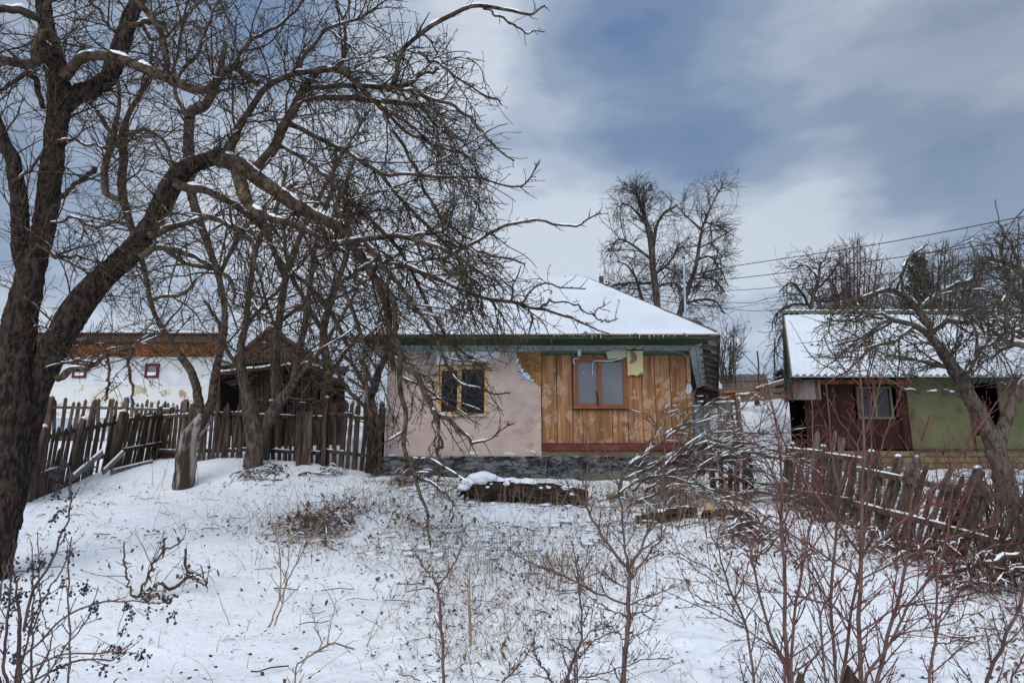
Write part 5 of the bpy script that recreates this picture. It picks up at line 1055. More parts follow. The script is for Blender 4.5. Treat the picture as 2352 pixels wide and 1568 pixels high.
bigB = LB([
 ([(26, 1215, 38.7), (42, 1120, 40.5), (66, 990, 45.8), (92, 880, 52.8), (122, 805, 58.1), (172, 712, 59.8), (246, 628, 56.3), (311, 566, 51.0), (350, 510, 46.6), (387, 430, 45.8), (420, 392, 40.5), (470, 370, 37.0), (515, 358, 35.2)], 8.3, 7.4, Tr),
 ([(500, 365, 36), (548, 378, 36), (590, 410, 34), (640, 445, 32), (700, 486, 28), (760, 512, 26), (800, 545, 24), (830, 590, 22), (862, 640, 18), (882, 700, 14), (892, 770, 13), (900, 850, 12)], 7.4, 6.9, Fa_),
 ([(545, 390, 32), (560, 440, 30), (575, 480, 22), (620, 500, 16), (690, 520, 14), (760, 560, 12), (840, 550, 12), (930, 545, 11), (1000, 568, 9), (1080, 610, 7), (1150, 650, 5)], 7.3, 6.6, Fa_),
 ([(400, 420, 24), (470, 440, 18), (540, 470, 16), (600, 520, 13), (640, 600, 12), (700, 650, 11), (760, 720, 10), (800, 800, 9)], 7.4, 7.8, Fa_),
 ([(560, 395, 24), (586, 387, 24), (632, 334, 24), (656, 281, 23), (685, 225, 22), (709, 183, 18), (734, 158, 16), (780, 150, 10), (790, 70, 8), (776, 15, 6), (760, -60, 4)], 7.4, 7.7, Fa_),
 ([(520, 355, 20), (540, 320, 19), (551, 292, 18), (586, 228, 16), (621, 197, 15), (674, 169, 14), (727, 160, 13), (780, 162, 14), (804, 176, 13), (832, 204, 12), (857, 229, 11), (900, 262, 9), (960, 300, 7), (1010, 350, 5)], 7.5, 7.1, Fa_),
 ([(700, 210, 12), (762, 197, 12), (850, 197, 12), (920, 197, 10), (973, 169, 8), (1010, 160, 6)], 7.6, 7.0, Fa_),
 ([(680, 236, 15), (700, 228, 14), (797, 225, 14), (867, 232, 12), (938, 239, 10), (990, 270, 7), (1040, 320, 5)], 7.6, 7.2, Fa_),
 ([(890, 210, 11), (905, 175, 12), (922, 125, 12), (945, 95, 11), (973, 70, 12), (1043, 32, 11), (1096, 18, 10), (1166, 23, 8), (1219, 28, 6), (1247, 10, 4)], 7.2, 6.8, Fa_),
 ([(1110, 20, 6), (1149, 35, 6), (1202, 67, 5), (1250, 74, 3)], 6.9, 6.8, Fa_),
 ([(690, 160, 10), (706, 116, 9), (748, 70, 9), (797, 53, 7), (850, 28, 6), (885, 0, 4), (910, -40, 3)], 7.4, 7.2, Fa_),
 ([(900, 200, 9), (955, 211, 8), (1043, 246, 8), (1096, 288, 7), (1131, 334, 6), (1184, 372, 3)], 7.1, 6.7, Fa_),
 ([(960, 120, 8), (1008, 151, 7), (1061, 186, 6), (1113, 221, 5), (1149, 239, 3)], 7.1, 6.8, Fa_),
 ([(880, 400, 9), (935, 402, 8), (990, 408, 8), (1061, 406, 7), (1131, 420, 6), (1184, 429, 5), (1219, 415, 4), (1236, 372, 3)], 7.2, 6.7, Fa_),
 ([(1010, 600, 10), (1060, 570, 9), (1113, 545, 8), (1149, 522, 8), (1202, 508, 7), (1271, 513, 6), (1330, 520, 5), (1378, 490, 3)], 6.8, 6.4, Fa_),
 ([(900, 600, 12), (960, 620, 11), (1020, 650, 10), (1073, 671, 9), (1126, 688, 9), (1196, 699, 8), (1242, 709, 7), (1302, 727, 6), (1337, 741, 5), (1400, 757, 3)], 7.0, 6.5, Fa_),
 ([(1180, 697, 6), (1196, 690, 6), (1228, 658, 5), (1284, 660, 4), (1344, 667, 3)], 6.7, 6.5, Fa_),
 ([(1242, 709, 6), (1263, 692, 5), (1316, 699, 5), (1354, 720, 4), (1385, 702, 3)], 6.6, 6.4, Fa_), ([(1354, 720, 4), (1380, 735, 4), (1420, 733, 3)], 6.5, 6.4, Fa_),
 ([(870, 640, 14), (900, 690, 12), (905, 760, 11), (911, 794, 12), (918, 878, 12), (929, 949, 11), (925, 1019, 10), (943, 1072, 9), (975, 1148, 7), (985, 1200, 5), (990, 1250, 3)], 6.9, 6.6, Fa_),
 ([(895, 770, 12), (932, 843, 12), (961, 864, 12), (982, 906, 12), (999, 942, 12), (1038, 966, 10), (1066, 1001, 8), (1087, 1019, 6), (1143, 1001, 4), (1186, 973, 3)], 6.8, 6.5, Fa_),
 ([(925, 1020, 8), (950, 1080, 7), (990, 1110, 6), (1030, 1140, 5), (1050, 1165, 3)], 6.7, 6.5, Fa_), ([(999, 942, 9), (1010, 1000, 7), (1012, 1060, 6), (1000, 1110, 4)], 6.6, 6.5, Fa_),
 ([(940, 545, 9), (1000, 530, 8), (1060, 560, 7), (1130, 590, 6), (1200, 600, 4)], 6.9, 6.6, Fa_),
 ([(740, 520, 12), (760, 600, 10), (800, 690, 9), (830, 780, 9), (840, 860, 8), (850, 960, 6)], 7.0, 6.8, Fa_),
 ([(662, 268, 13), (690, 296, 12), (760, 330, 11), (830, 370, 10), (900, 430, 9), (960, 500, 8), (1020, 560, 7), (1080, 640, 5)], 7.56, 7.0, Fa_),
 ([(634, 330, 12), (664, 345, 10), (740, 400, 10), (800, 460, 9), (870, 520, 9), (930, 600, 8), (980, 700, 7), (1040, 790, 6), (1110, 850, 4)], 7.5, 6.9, Fa_),
 ([(900, 300, 9), (950, 380, 8), (990, 460, 7), (1040, 520, 6), (1100, 560, 4)], 7.4, 7.0, Fa_), ([(860, 230, 9), (930, 300, 8), (1000, 330, 7), (1070, 360, 5), (1110, 420, 4)], 7.3, 7.0, Fa_),
 ([(840, 560, 12), (870, 600, 11), (930, 680, 9), (990, 760, 8), (1040, 860, 7), (1110, 900, 5), (1170, 905, 3)], 6.9, 6.6, Fa_),
 ([(130, 870, 16), (165, 852, 14), (205, 838, 11), (250, 815, 10), (300, 796, 9), (316, 790, 6)], 8.0, 7.3, Fa_), ([(245, 818, 7), (250, 870, 6), (245, 920, 5)], 7.6, 7.5, Fa_), ([(302, 796, 8), (300, 860, 7), (304, 915, 5), (300, 930, 3)], 7.4, 7.3, Fa_),
 ([(345, 540, 18), (400, 520, 14), (470, 500, 12), (530, 520, 11), (570, 560, 9), (600, 640, 8)], 7.5, 7.0, Fa_), ([(320, 590, 16), (380, 570, 12), (450, 590, 11), (520, 640, 9), (540, 700, 7)], 7.6, 7.2, Fa_),
])
tree('leaning_fruit_tree', 'thick trunk leaning right at the left edge, its dense crown hanging over the house', bigB,
     LV_BIG, ('bark', 'twig_droop'), fn=canopy_ok, snow=(1.3, 1.0), spur=(6., (.015, .045), .0036))
# middle distance: crooked trunk, forked trunk and their neighbours by the back fence
LV_MID = [dict(per_m=4.6, ang=(30, 70), ln=(.7, 2.0), r0=.022, rend=.008, K=12, curl=.12, trop=(0, 0, -.05), t0=.2, ratio=.6, shrink=.35),
          dict(per_m=4.8, ang=(28, 65), ln=(.35, 1.1), r0=.0105, rend=.005, K=8, curl=.12, trop=(0, 0, -.1), t0=.15, ratio=.7, shrink=.3),
          dict(per_m=4.8, ang=(30, 65), ln=(.15, .55), r0=.0065, rend=.004, K=5, curl=.15, trop=(0, 0, .1), t0=.1, ratio=.8)]
mid_ok = lambda u, v: (v < seq(u, [(0, 800), (300, 840), (450, 930), (900, 960), (1000, 900)])) & (u < 1010) & (v > -500)
C_ = LB([
 ([(421, 1130, 48), (428, 1070, 46), (430, 1030, 44), (442, 995, 38), (462, 972, 34), (470, 950, 32)], 13.2, 13.2, Tr),
 ([(462, 965, 24), (452, 905, 21), (435, 850, 19), (392, 785, 15), (367, 741, 12), (345, 690, 11), (330, 620, 12), (300, 520, 16), (280, 440, 20), (284, 352, 20), (281, 309, 18), (300, 250, 12), (335, 195, 9), (350, 100, 6)], 13.2, 12.4, Fa_),
 ([(472, 960, 24), (485, 920, 21), (493, 867, 18), (508, 799, 15), (516, 741, 13), (505, 650, 14), (470, 540, 18), (440, 450, 22), (432, 373, 24), (436, 264, 23), (468, 246, 21), (499, 183, 17), (520, 100, 10)], 13.2, 12.0, Fa_),
 ([(275, 460, 14), (243, 440, 16), (243, 370, 15), (260, 324, 13), (274, 218, 8), (262, 120, 5)], 12.5, 12.2, Fa_),
 ([(505, 680, 10), (500, 625, 10), (470, 615, 10), (420, 600, 9), (360, 560, 7)], 12.8, 12.4, Fa_), ([(500, 640, 10), (540, 560, 10), (600, 480, 9), (680, 420, 7)], 12.8, 12.6, Fa_),
 ([(345, 690, 8), (375, 680, 8), (420, 675, 8), (450, 640, 6)], 12.9, 12.6, Fa_), ([(284, 350, 10), (230, 270, 9), (225, 255, 7)], 12.5, 12.4, Fa_), ([(430, 270, 12), (400, 200, 9), (410, 100, 7), (430, 0, 5)], 12.2, 12, Fa_),
 ([(290, 310, 10), (340, 300, 8), (380, 330, 7), (400, 400, 5)], 12.4, 12.0, Fa_)])
tree('crooked_tree', 'tree with a pale hollow crooked trunk in front of the back fence', C_, [dict(LV_MID[0], per_m=4.0), LV_MID[1], LV_MID[2]], ('bark_grey', 'twig'), fn=mid_ok, snow=(.35, .05))
D_ = LB([
 ([(581, 1075, 46), (582, 1040, 42), (585, 995, 42), (575, 950, 34), (566, 905, 27), (557, 860, 22), (553, 799, 18), (565, 740, 15), (575, 660, 13), (590, 560, 11), (640, 470, 9), (660, 380, 7)], 14.2, 13.4, Tr),
 ([(596, 1030, 26), (610, 975, 25), (642, 924, 24), (672, 880, 19), (684, 818, 16), (699, 749, 13), (712, 660, 11), (725, 560, 9), (760, 440, 7), (770, 330, 5)], 14.2, 13.8, Tr),
 ([(642, 928, 14), (690, 860, 12), (740, 800, 10), (790, 720, 8), (830, 640, 6)], 14.1, 13.2, Fa_), ([(557, 860, 10), (520, 800, 9), (500, 740, 8), (470, 690, 6)], 13.9, 13.5, Fa_),
 ([(565, 745, 9), (610, 700, 8), (660, 640, 7), (700, 600, 5)], 13.7, 13.2, Fa_), ([(684, 820, 9), (640, 760, 8), (610, 690, 6), (600, 640, 5)], 13.9, 13.4, Fa_)])
tree('forked_tree', 'brown trunk forking low with snow in the fork before the back fence', D_, LV_MID, ('bark_mid', 'twig_droop'), fn=mid_ok, snow=(.6, .10))
E_ = LB([
 ([(850, 1085, 26), (856, 1000, 24), (848, 930, 22), (862, 880, 18), (880, 830, 13), (900, 790, 9), (915, 740, 6)], 13.7, 13.4, Tr),
 ([(862, 1090, 20), (868, 1020, 18), (862, 960, 16), (850, 910, 12), (820, 850, 9), (780, 800, 6)], 13.8, 13.4, Fa_), ([(848, 940, 12), (820, 915, 10), (790, 880, 8), (760, 830, 6), (740, 780, 4)], 13.7, 13.3, Fa_)])
tree('dark_stump_tree', 'short dark cluttered tree squeezed between the gate and the pink wall', E_, [dict(LV_MID[0], ln=(.3, .9), per_m=5), dict(LV_MID[1], ln=(.2, .6), per_m=5), dict(LV_MID[2], per_m=5)], ('bark', 'twig'), fn=lambda u, v: (u < 905) & (v < 1010), snow=(.4, .15))
G_ = LB([([(640, 960, 22), (632, 860, 20), (640, 740, 18), (655, 640, 16), (690, 540, 13), (740, 440, 10), (800, 330, 7), (850, 250, 4)], 16.2, 15.6, Tr), ([(655, 640, 12), (620, 560, 11), (570, 470, 9), (540, 380, 7), (530, 290, 5)], 16, 15.6, Fa_),
 ([(690, 540, 10), (770, 500, 8), (850, 490, 6)], 15.9, 15.5, Fa_), ([(640, 740, 10), (700, 700, 9), (780, 680, 7), (850, 640, 5)], 16.1, 15.7, Fa_)])
tree('garden_tree', 'dark slender tree rising behind the ruined shed roof', G_, [dict(LV_MID[0], per_m=3), LV_MID[1], dict(LV_MID[2], per_m=3)], ('bark_mid', 'twig_droop'), fn=lambda u, v: (u < 960) & (v < 930), snow=(.2, .02))
G2 = LB([([(745, 1060, 24), (740, 960, 22), (752, 860, 20), (742, 760, 17), (770, 660, 15), (800, 560, 12), (790, 450, 9), (820, 350, 6)], 15.4, 14.6, Tr), ([(742, 760, 12), (700, 690, 11), (660, 600, 9), (650, 500, 7)], 15.1, 14.8, Fa_), ([(770, 660, 11), (830, 620, 9), (890, 600, 7), (940, 560, 5)], 15, 14.4, Fa_),
  ([(752, 870, 10), (800, 800, 9), (850, 760, 7), (900, 720, 5)], 15.2, 14.6, Fa_)])
tree('garden_tree', 'dark tree growing up behind the widest post of the back fence', G2, [dict(LV_MID[0], per_m=3), LV_MID[1], dict(LV_MID[2], per_m=3)], ('bark_mid', 'twig'), fn=lambda u, v: (u < 1000) & (v < 980), snow=(.3, .03))
# right: snowy apple tree
Rr_ = LB([
 ([(2318, 1215, 46), (2312, 1140, 44), (2300, 1075, 42), (2282, 1030, 38)], 12.0, 12.0, Tr),
 ([(2285, 1035, 34), (2268, 990, 33), (2235, 925, 32), (2205, 870, 28), (2175, 820, 22), (2145, 780, 17), (2100, 748, 14), (2055, 735, 11), (2020, 745, 8), (1990, 770, 6), (1930, 790, 4)], 12, 11.2, Tr),
 ([(2210, 880, 24), (2185, 845, 22), (2160, 800, 20), (2130, 750, 18), (2105, 705, 16), (2075, 680, 13), (2045, 665, 11), (2010, 672, 8), (1960, 690, 5)], 12, 11.6, Tr),
 ([(2292, 1040, 28), (2305, 980, 26), (2330, 920, 24), (2352, 880, 22), (2390, 830, 18), (2420, 760, 12)], 12, 12.4, Tr),
 ([(2105, 710, 12), (2135, 690, 10), (2180, 660, 9), (2230, 640, 7), (2250, 610, 5)], 11.8, 11.6, Fa_), ([(2140, 765, 12), (2175, 738, 11), (2210, 740, 9), (2238, 738, 7)], 11.8, 11.4, Fa_),
 ([(2210, 870, 14), (2240, 820, 13), (2262, 790, 12), (2270, 760, 9), (2300, 700, 7), (2330, 640, 5)], 12, 12.3, Fa_), ([(2268, 790, 10), (2300, 770, 9), (2352, 750, 8), (2400, 700, 6)], 12.1, 12.2, Fa_),
 ([(2420, 830, 18), (2380, 800, 17), (2330, 790, 13), (2300, 780, 9), (2260, 800, 6)], 11.6, 11.3, Fa_), ([(2100, 748, 9), (2060, 780, 8), (2000, 800, 7), (1950, 850, 5), (1900, 880, 3)], 11.5, 11.0, Fa_),
 ([(2075, 680, 8), (2070, 630, 7), (2090, 590, 6), (2130, 560, 4)], 11.6, 11.5, Fa_), ([(2230, 920, 8), (2180, 900, 7), (2100, 900, 6), (2030, 870, 4)], 11.9, 11.2, Fa_), ([(2390, 830, 12), (2380, 720, 11), (2352, 640, 9), (2320, 560, 6), (2290, 510, 4)], 12.3, 12, Fa_),
 ([(2055, 735, 8), (2010, 720, 7), (1960, 740, 6), (1900, 730, 4)], 11.4, 11.1, Fa_)])
tree('apple_tree', 'spreading snow-lined apple tree arching over the shed roof at the right', Rr_,
     [dict(LV_MID[0], per_m=6.5, ln=(.6, 1.7), r0=.020, curl=.09), dict(LV_MID[1], per_m=7.5, ln=(.3, 1.0), r0=.0095, rend=.005, curl=.10), dict(LV_MID[2], per_m=6.5, ln=(.12, .5), r0=.006, rend=.0038)], ('bark_mid', 'twig_right'),
     fn=lambda u, v: (v < seq(u, [(1840, 860), (1900, 880), (2100, 890), (2352, 900), (2600, 960)])) & (v > seq(u, [(1840, 800), (1900, 690), (2000, 640), (2100, 560), (2352, 500), (2600, 480)])) & (u > 1855), snow=(1.1, .3, .9))
K_ = LB([([(2420, 1000, 30), (2430, 850, 28), (2410, 700, 22), (2390, 600, 16), (2370, 520, 9)], 15, 15, Tr), ([(2425, 850, 14), (2350, 700, 11), (2310, 620, 8), (2300, 560, 6)], 15, 14.6, Fa_), ([(2405, 700, 12), (2340, 620, 9), (2270, 590, 6)], 15, 14.6, Fa_), ([(2430, 800, 12), (2370, 780, 10), (2300, 740, 8)], 15, 14.4, Fa_)])
tree('bare_tree', 'dark bare tree crown pushing in from the right edge', K_, [dict(LV_MID[0], per_m=4), LV_MID[1], dict(LV_MID[2], per_m=4.5)], ('bark_mid', 'twig'), fn=lambda u, v: (u > 2180) & (v > seq(u, [(2180, 600), (2260, 520), (2352, 500), (2600, 450)])) & (v < 960), snow=None)
# ---- behind the house
LV_FAR = [dict(per_m=6.0, ang=(35, 70), ln=(.8, 2.3), r0=.024, rend=.010, K=12, curl=.10, trop=(0, 0, -.15), t0=.12, ratio=.55, shrink=.5),
          dict(per_m=5.6, ang=(28, 58), ln=(.4, 1.3), r0=.012, rend=.007, K=8, curl=.11, trop=(0, 0, -.1), t0=.12, ratio=.7, shrink=.3),
          dict(per_m=5.2, ang=(30, 60), ln=(.2, .7), r0=.008, rend=.005, K=5, curl=.16, trop=(0, 0, -.1), t0=.1, ratio=.85)]
T1 = LB([([(1512, 760, 17.3), (1510, 700, 15.9), (1502, 640, 15.2), (1498, 590, 14.6), (1492, 540, 13.3), (1478, 490, 9.3), (1465, 455, 5.3), (1452, 420, 2.6)], 26, 26, Tr),
 ([(1500, 570, 9.3), (1508, 520, 8.0), (1525, 490, 6.6), (1545, 478, 5.3), (1556, 470, 3.3)], 26, 25.6, Fa_), ([(1480, 700, 8.0), (1470, 670, 6.6), (1460, 640, 5.3), (1440, 610, 4.0), (1415, 600, 2.6)], 26, 25.6, Fa_), ([(1505, 630, 6.0), (1540, 600, 5.3), (1560, 560, 4.0)], 26, 26.5, Fa_), ([(1500, 600, 6.6), (1450, 560, 5.3), (1420, 550, 4.0), (1400, 575, 2.6)], 26, 26.4, Fa_),
 ([(1500, 650, 6.0), (1450, 650, 5.3), (1410, 655, 4.0), (1390, 680, 2.6)], 26, 25.4, Fa_), ([(1492, 545, 6.0), (1475, 500, 5.3), (1440, 470, 4.0), (1418, 475, 2.6)], 26, 26.4, Fa_), ([(1505, 660, 5.3), (1550, 650, 4.7), (1580, 680, 3.3)], 26, 25.4, Fa_)])
tree('orchard_tree', 'bare rounded tree behind the house roof with a bird flying by its top', T1, LV_FAR, ('bark_mid', 'twig_far'), fn=lambda u, v: (u > 1376) & (u < 1610) & (v > 400) & (v > 415 + .9 * np.abs(u - 1462) - 40), snow=None)
T2 = LB([([(1555, 780, 17.3), (1560, 725, 14.6), (1575, 680, 11.9), (1592, 630, 9.3), (1604, 580, 8.0), (1612, 530, 6.6), (1625, 495, 5.3), (1645, 450, 3.3), (1658, 425, 2.0)], 27, 27, Tr),
 ([(1565, 700, 6.6), (1600, 690, 6.0), (1640, 690, 4.7), (1665, 720, 3.3)], 27, 26.6, Fa_), ([(1598, 600, 5.3), (1630, 590, 4.7), (1655, 620, 3.3), (1672, 660, 2.0)], 27, 27.4, Fa_), ([(1612, 530, 4.7), (1580, 500, 4.0), (1560, 480, 2.0)], 27, 27, Fa_), ([(1590, 640, 5.3), (1635, 640, 4.7), (1665, 670, 3.3)], 27, 26.4, Fa_), ([(1620, 510, 4.0), (1650, 520, 3.3), (1680, 540, 2.0)], 27, 27.2, Fa_), ([(1605, 570, 4.0), (1635, 560, 3.3), (1660, 590, 2.6)], 27, 27, Fa_), ([(1560, 730, 6.0), (1600, 740, 5.3), (1640, 760, 3.3)], 27, 26.6, Fa_)])
tree('orchard_tree', 'taller bare tree leaning right behind the galvanised pipe, the right one of the pair', T2, [dict(LV_FAR[0], ln=(.7, 1.7)), LV_FAR[1], LV_FAR[2]], ('bark_mid', 'twig_far'), fn=lambda u, v: (u > 1535) & (u < 1700) & (v > 380) & (v < 800) & (v > 400 + 1.1 * np.abs(u - 1650) - 60), snow=None)
def shrub(name, label, u, v, Y, spread, top, n_, m, w0=7, fn=None, lv=None, cat='shrub', lean=.5):
    L_ = []
    for i in range(n_):
        f = (i + .5) / n_ * 2 - 1; uu = u + f * spread * .25; tt = top + abs(f) * (v - top) * .45 * random.uniform(.4, 1.2); ue = u + f * spread * random.uniform(.7, 1.05)
        L_.append((*limb([(uu, v, w0), ((uu * .6 + ue * .4) + random.uniform(-4, 4), v * .6 + tt * .4, w0 * .75), (uu * .25 + ue * .75, v * .3 + tt * .7, w0 * .5), (ue, tt, w0 * .25)], Y, Y + random.uniform(-.8, .8), 26), False))
    return tree(name, label, L_, lv or [dict(LV_FAR[0], ln=(.5, 1.4), r0=.024, trop=(0, 0, .4), rend=.01, per_m=2.6), dict(LV_FAR[1], trop=(0, 0, .3), ln=(.3, .9), r0=.013, rend=.008), dict(LV_FAR[2], trop=(0, 0, .3), r0=.009, rend=.006, ln=(.2, .5), per_m=2.6)], ('bark_mid', m), fn=fn, cat=cat)
shrub('bare_bush', 'small pale bare bush on the slope just right of the house gable', 1668, 880, 25, 52, 745, 9, 'twig_far', 4, lambda u, v: (u > 1640) & (u < 1725))
T3 = LB([([(1852, 870, 10.9), (1858, 780, 10.1), (1862, 720, 9.4), (1868, 680, 7.8), (1880, 640, 6.2), (1885, 600, 3.9)], 23, 23, Tr), ([(1862, 710, 7.0), (1840, 670, 6.2), (1815, 650, 4.7), (1790, 670, 3.1)], 23, 22.6, Fa_), ([(1870, 670, 6.2), (1900, 640, 5.5), (1930, 600, 3.9)], 23, 23.3, Fa_), ([(1860, 700, 5.5), (1820, 700, 4.7), (1785, 720, 3.9), (1770, 760, 2.3)], 23, 23, Fa_), ([(1866, 690, 5.5), (1910, 690, 4.7), (1950, 660, 3.9)], 23, 22.7, Fa_),
          ([(1856, 760, 6.2), (1820, 740, 5.5), (1790, 780, 3.9), (1775, 820, 2.3)], 23, 22.5, Fa_), ([(1880, 640, 4.7), (1850, 610, 3.9), (1820, 620, 3.1)], 23, 23, Fa_)])
tree('bare_tree', 'dark bare round-crowned tree behind the left end of the shed ridge', T3, [dict(LV_FAR[0], ln=(.7, 1.7), per_m=4.6), LV_FAR[1], LV_FAR[2]], ('bark_mid', 'twig_far'), fn=lambda u, v: (u > 1760) & (u < 2010) & (v > 560) & (v < 870), snow=None)
shrub('pinkish_tree', 'pinkish bare twiggy tree behind the shed ridge, dense and upright', 1965, 860, 26, 110, 545, 20, 'twig_pink', 7, lambda u, v: (u > 1830) & (u < 2110) & (v > 530), cat='tree')
shrub('bare_tree', 'fine-twigged bare tree behind the middle of the shed roof', 2170, 860, 24, 150, 560, 17, 'twig_far', 7, lambda u, v: (u > 2020) & (v > 545), cat='tree')
# dark conifer behind the apple tree
cb = P(2105, 860, 27); cr_ = thing('conifer', 'dark evergreen showing through the apple tree above the shed ridge', 'tree', cb); ctop = P(2108, 585, 27)
MB().tubes(np.linspace(cb, ctop, 8), np.linspace(.16, .02, 8), 8).build('trunk', 'bark_mid', cr_); NB = []; 
q = []
for i in range(210):
    t = random.random() ** .8; c = cb + (ctop - cb) * t; an = random.random() * 6.28; le = (1 - t) * 1.55 + .15; d = np.array((math.cos(an), math.sin(an), -.22)); q.append([c + d * le * s + (0, 0, .12 * s * s) for s in np.linspace(0, 1, 6)])
q = np.array(q); mb = MB().tubes(q, np.linspace(.02, .006, 6)[None] * np.ones((len(q), 1)), 4); Cn, Rc = spawn(q, np.full((len(q), 6), .03), 22, (40, 75), (.15, .38), .03, .01, 4, .1, (0, 0, -.3), .1, 1); mb.tubes(Cn, Rc, 3)
mb.build('crown', 'needles', cr_)
cb = P(1788, 905, 27); c2_ = thing('small_conifer', 'small green conifer sticking out left of the shed gable', 'tree', cb); q = []; ctop = P(1792, 848, 27)
for i in range(60):
    t = random.random(); c = cb + (ctop - cb) * t; an = random.random() * 6.28; le = (1 - t) * .45 + .1; d = np.array((math.cos(an), math.sin(an), .1)); q.append([c + d * le * s for s in np.linspace(0, 1, 5)])
q = np.array(q); mb = MB().tubes(q, np.full((60, 5), .02), 4); Cn, Rc = spawn(q, np.full((60, 5), .03), 22, (40, 75), (.1, .2), .025, .01, 3, .1, (0, 0, 0), .1, 1); mb.tubes(Cn, Rc, 3).build('crown', 'needles', c2_)
# ================================================================== MAST, WIRES, POLE, BIRD
p0, p1 = P(1576, 760, 19.5), P(1570, 594, 19.5); pr_ = thing('mast_pipe', 'galvanised pipe mast with a black cap standing up behind the roof', 'mast', p0)
MB().tubes(np.linspace(p0, p1, 4), np.full(4, .035), 10).build('pipe', 'pipe', pr_, smooth=True); MB().tubes(np.array([p1, p1 + (0, 0, .05)]), np.array([.05, .05]), 10, cap=True).build('cap', 'film_dark', pr_)
MB().tubes(np.array([P(1568, 612, 19.45), P(1565, 625, 19.4), P(1568, 640, 19.45)]), np.full(3, .012), 5).build('bracket', 'film_dark', pr_)
b0 = P(1381, 720, 30); up_ = thing('utility_pole', 'wooden utility pole top peeping over the roof hip', 'pole', (b0[0], 30, Gf(b0[0], 27)))
MB().tubes(np.linspace((b0[0], 30, Gf(b0[0], 27)), P(1381, 635, 30), 6), np.full(6, .11), 10, cap=True).build('post', 'fence', up_)
for u, v in ((1392, 647), (1399, 650), (1396, 658), (1388, 655)): MB().balls([P(u, v, 29.9)], .05, 8, 5).build('insulator', 'film_dark', up_)
MB().beam(P(1381, 652, 29.9), P(1400, 654, 29.9), .05, .05).build('crossarm', 'fence', up_)
WIR = [((1395, 655), (1600, 628), (1680, 612), (2020, 560), (2352, 497), (2600, 445)), ((1399, 658), (1680, 640), (2000, 600), (2352, 548), (2600, 505)), ((1395, 664), (1680, 667), (1900, 645), (2352, 590)),
       ((1392, 668), (1690, 695), (1780, 683), (2000, 650)), ((1385, 672), (1690, 711), (1780, 712), (2000, 708)), ((1390, 672), (1650, 706), (1770, 693), (2000, 668))]
for i, (pts, nm) in enumerate(zip(WIR, ('highest', 'second', 'third', 'fourth', 'lowest', 'faintest'))):
    A_ = smooth_path([(u, v, 30 - (u - 1380) / 1000 * 12) for u, v in pts], 30); q = np.array([P(*a) for a in A_])
    o = MB().tubes(q, np.full(30, .016 if i < 2 else .012 if i < 5 else .008), 5).build('power_line', 'wire', loc=q[0])
    tag(o, {'highest': 'highest overhead wire rising to the right edge', 'second': 'second overhead wire from the top crossing the bare trees', 'third': 'third overhead wire down, running into the dark round tree', 'fourth': 'fourth thin overhead wire between the two groups of trees', 'lowest': 'lowest level overhead wire above the shed gable', 'faintest': 'faintest thin overhead wire between the fourth and the lowest'}[nm], 'wire', 'overhead wires')
bc = P(1494, 433, 22); bd = thing('bird', 'small dark bird in flight over the left orchard tree', 'bird', bc)
m = MB(); K = 9; t = np.linspace(0, 1, K); m.tubes(np.stack([bc[0] - .17 + .32 * t, bc[1] + 0 * t, bc[2] - .06 + .015 * t], 1), .002 + .045 * np.sin(np.pi * t ** .8) * np.where(t > .8, .8, 1), 8); m.build('body', 'feather', bd, smooth=True)
for s in (0, 1):
    m = MB(); q = [(bc[0] - .07, bc[1] + s * .05, bc[2] - .03), (bc[0] + .05, bc[1] + s * .05, bc[2] - .03), (bc[0] + .075, bc[1] + s * .16, bc[2] + .10), (bc[0] + .03, bc[1] + s * .2, bc[2] + .21), (bc[0] - .03, bc[1] + s * .17, bc[2] + .15), (bc[0] - .06, bc[1] + s * .1, bc[2] + .06)]
    m.prism(q, (0, .008, 0)).build('wing', 'feather', bd)
MB().prism([(bc[0] - .24, bc[1] - .03, bc[2] - .075), (bc[0] - .14, bc[1] - .01, bc[2] - .06), (bc[0] - .14, bc[1] + .02, bc[2] - .055), (bc[0] - .24, bc[1] + .04, bc[2] - .07)], (0, 0, .006)).build('tail', 'feather', bd)
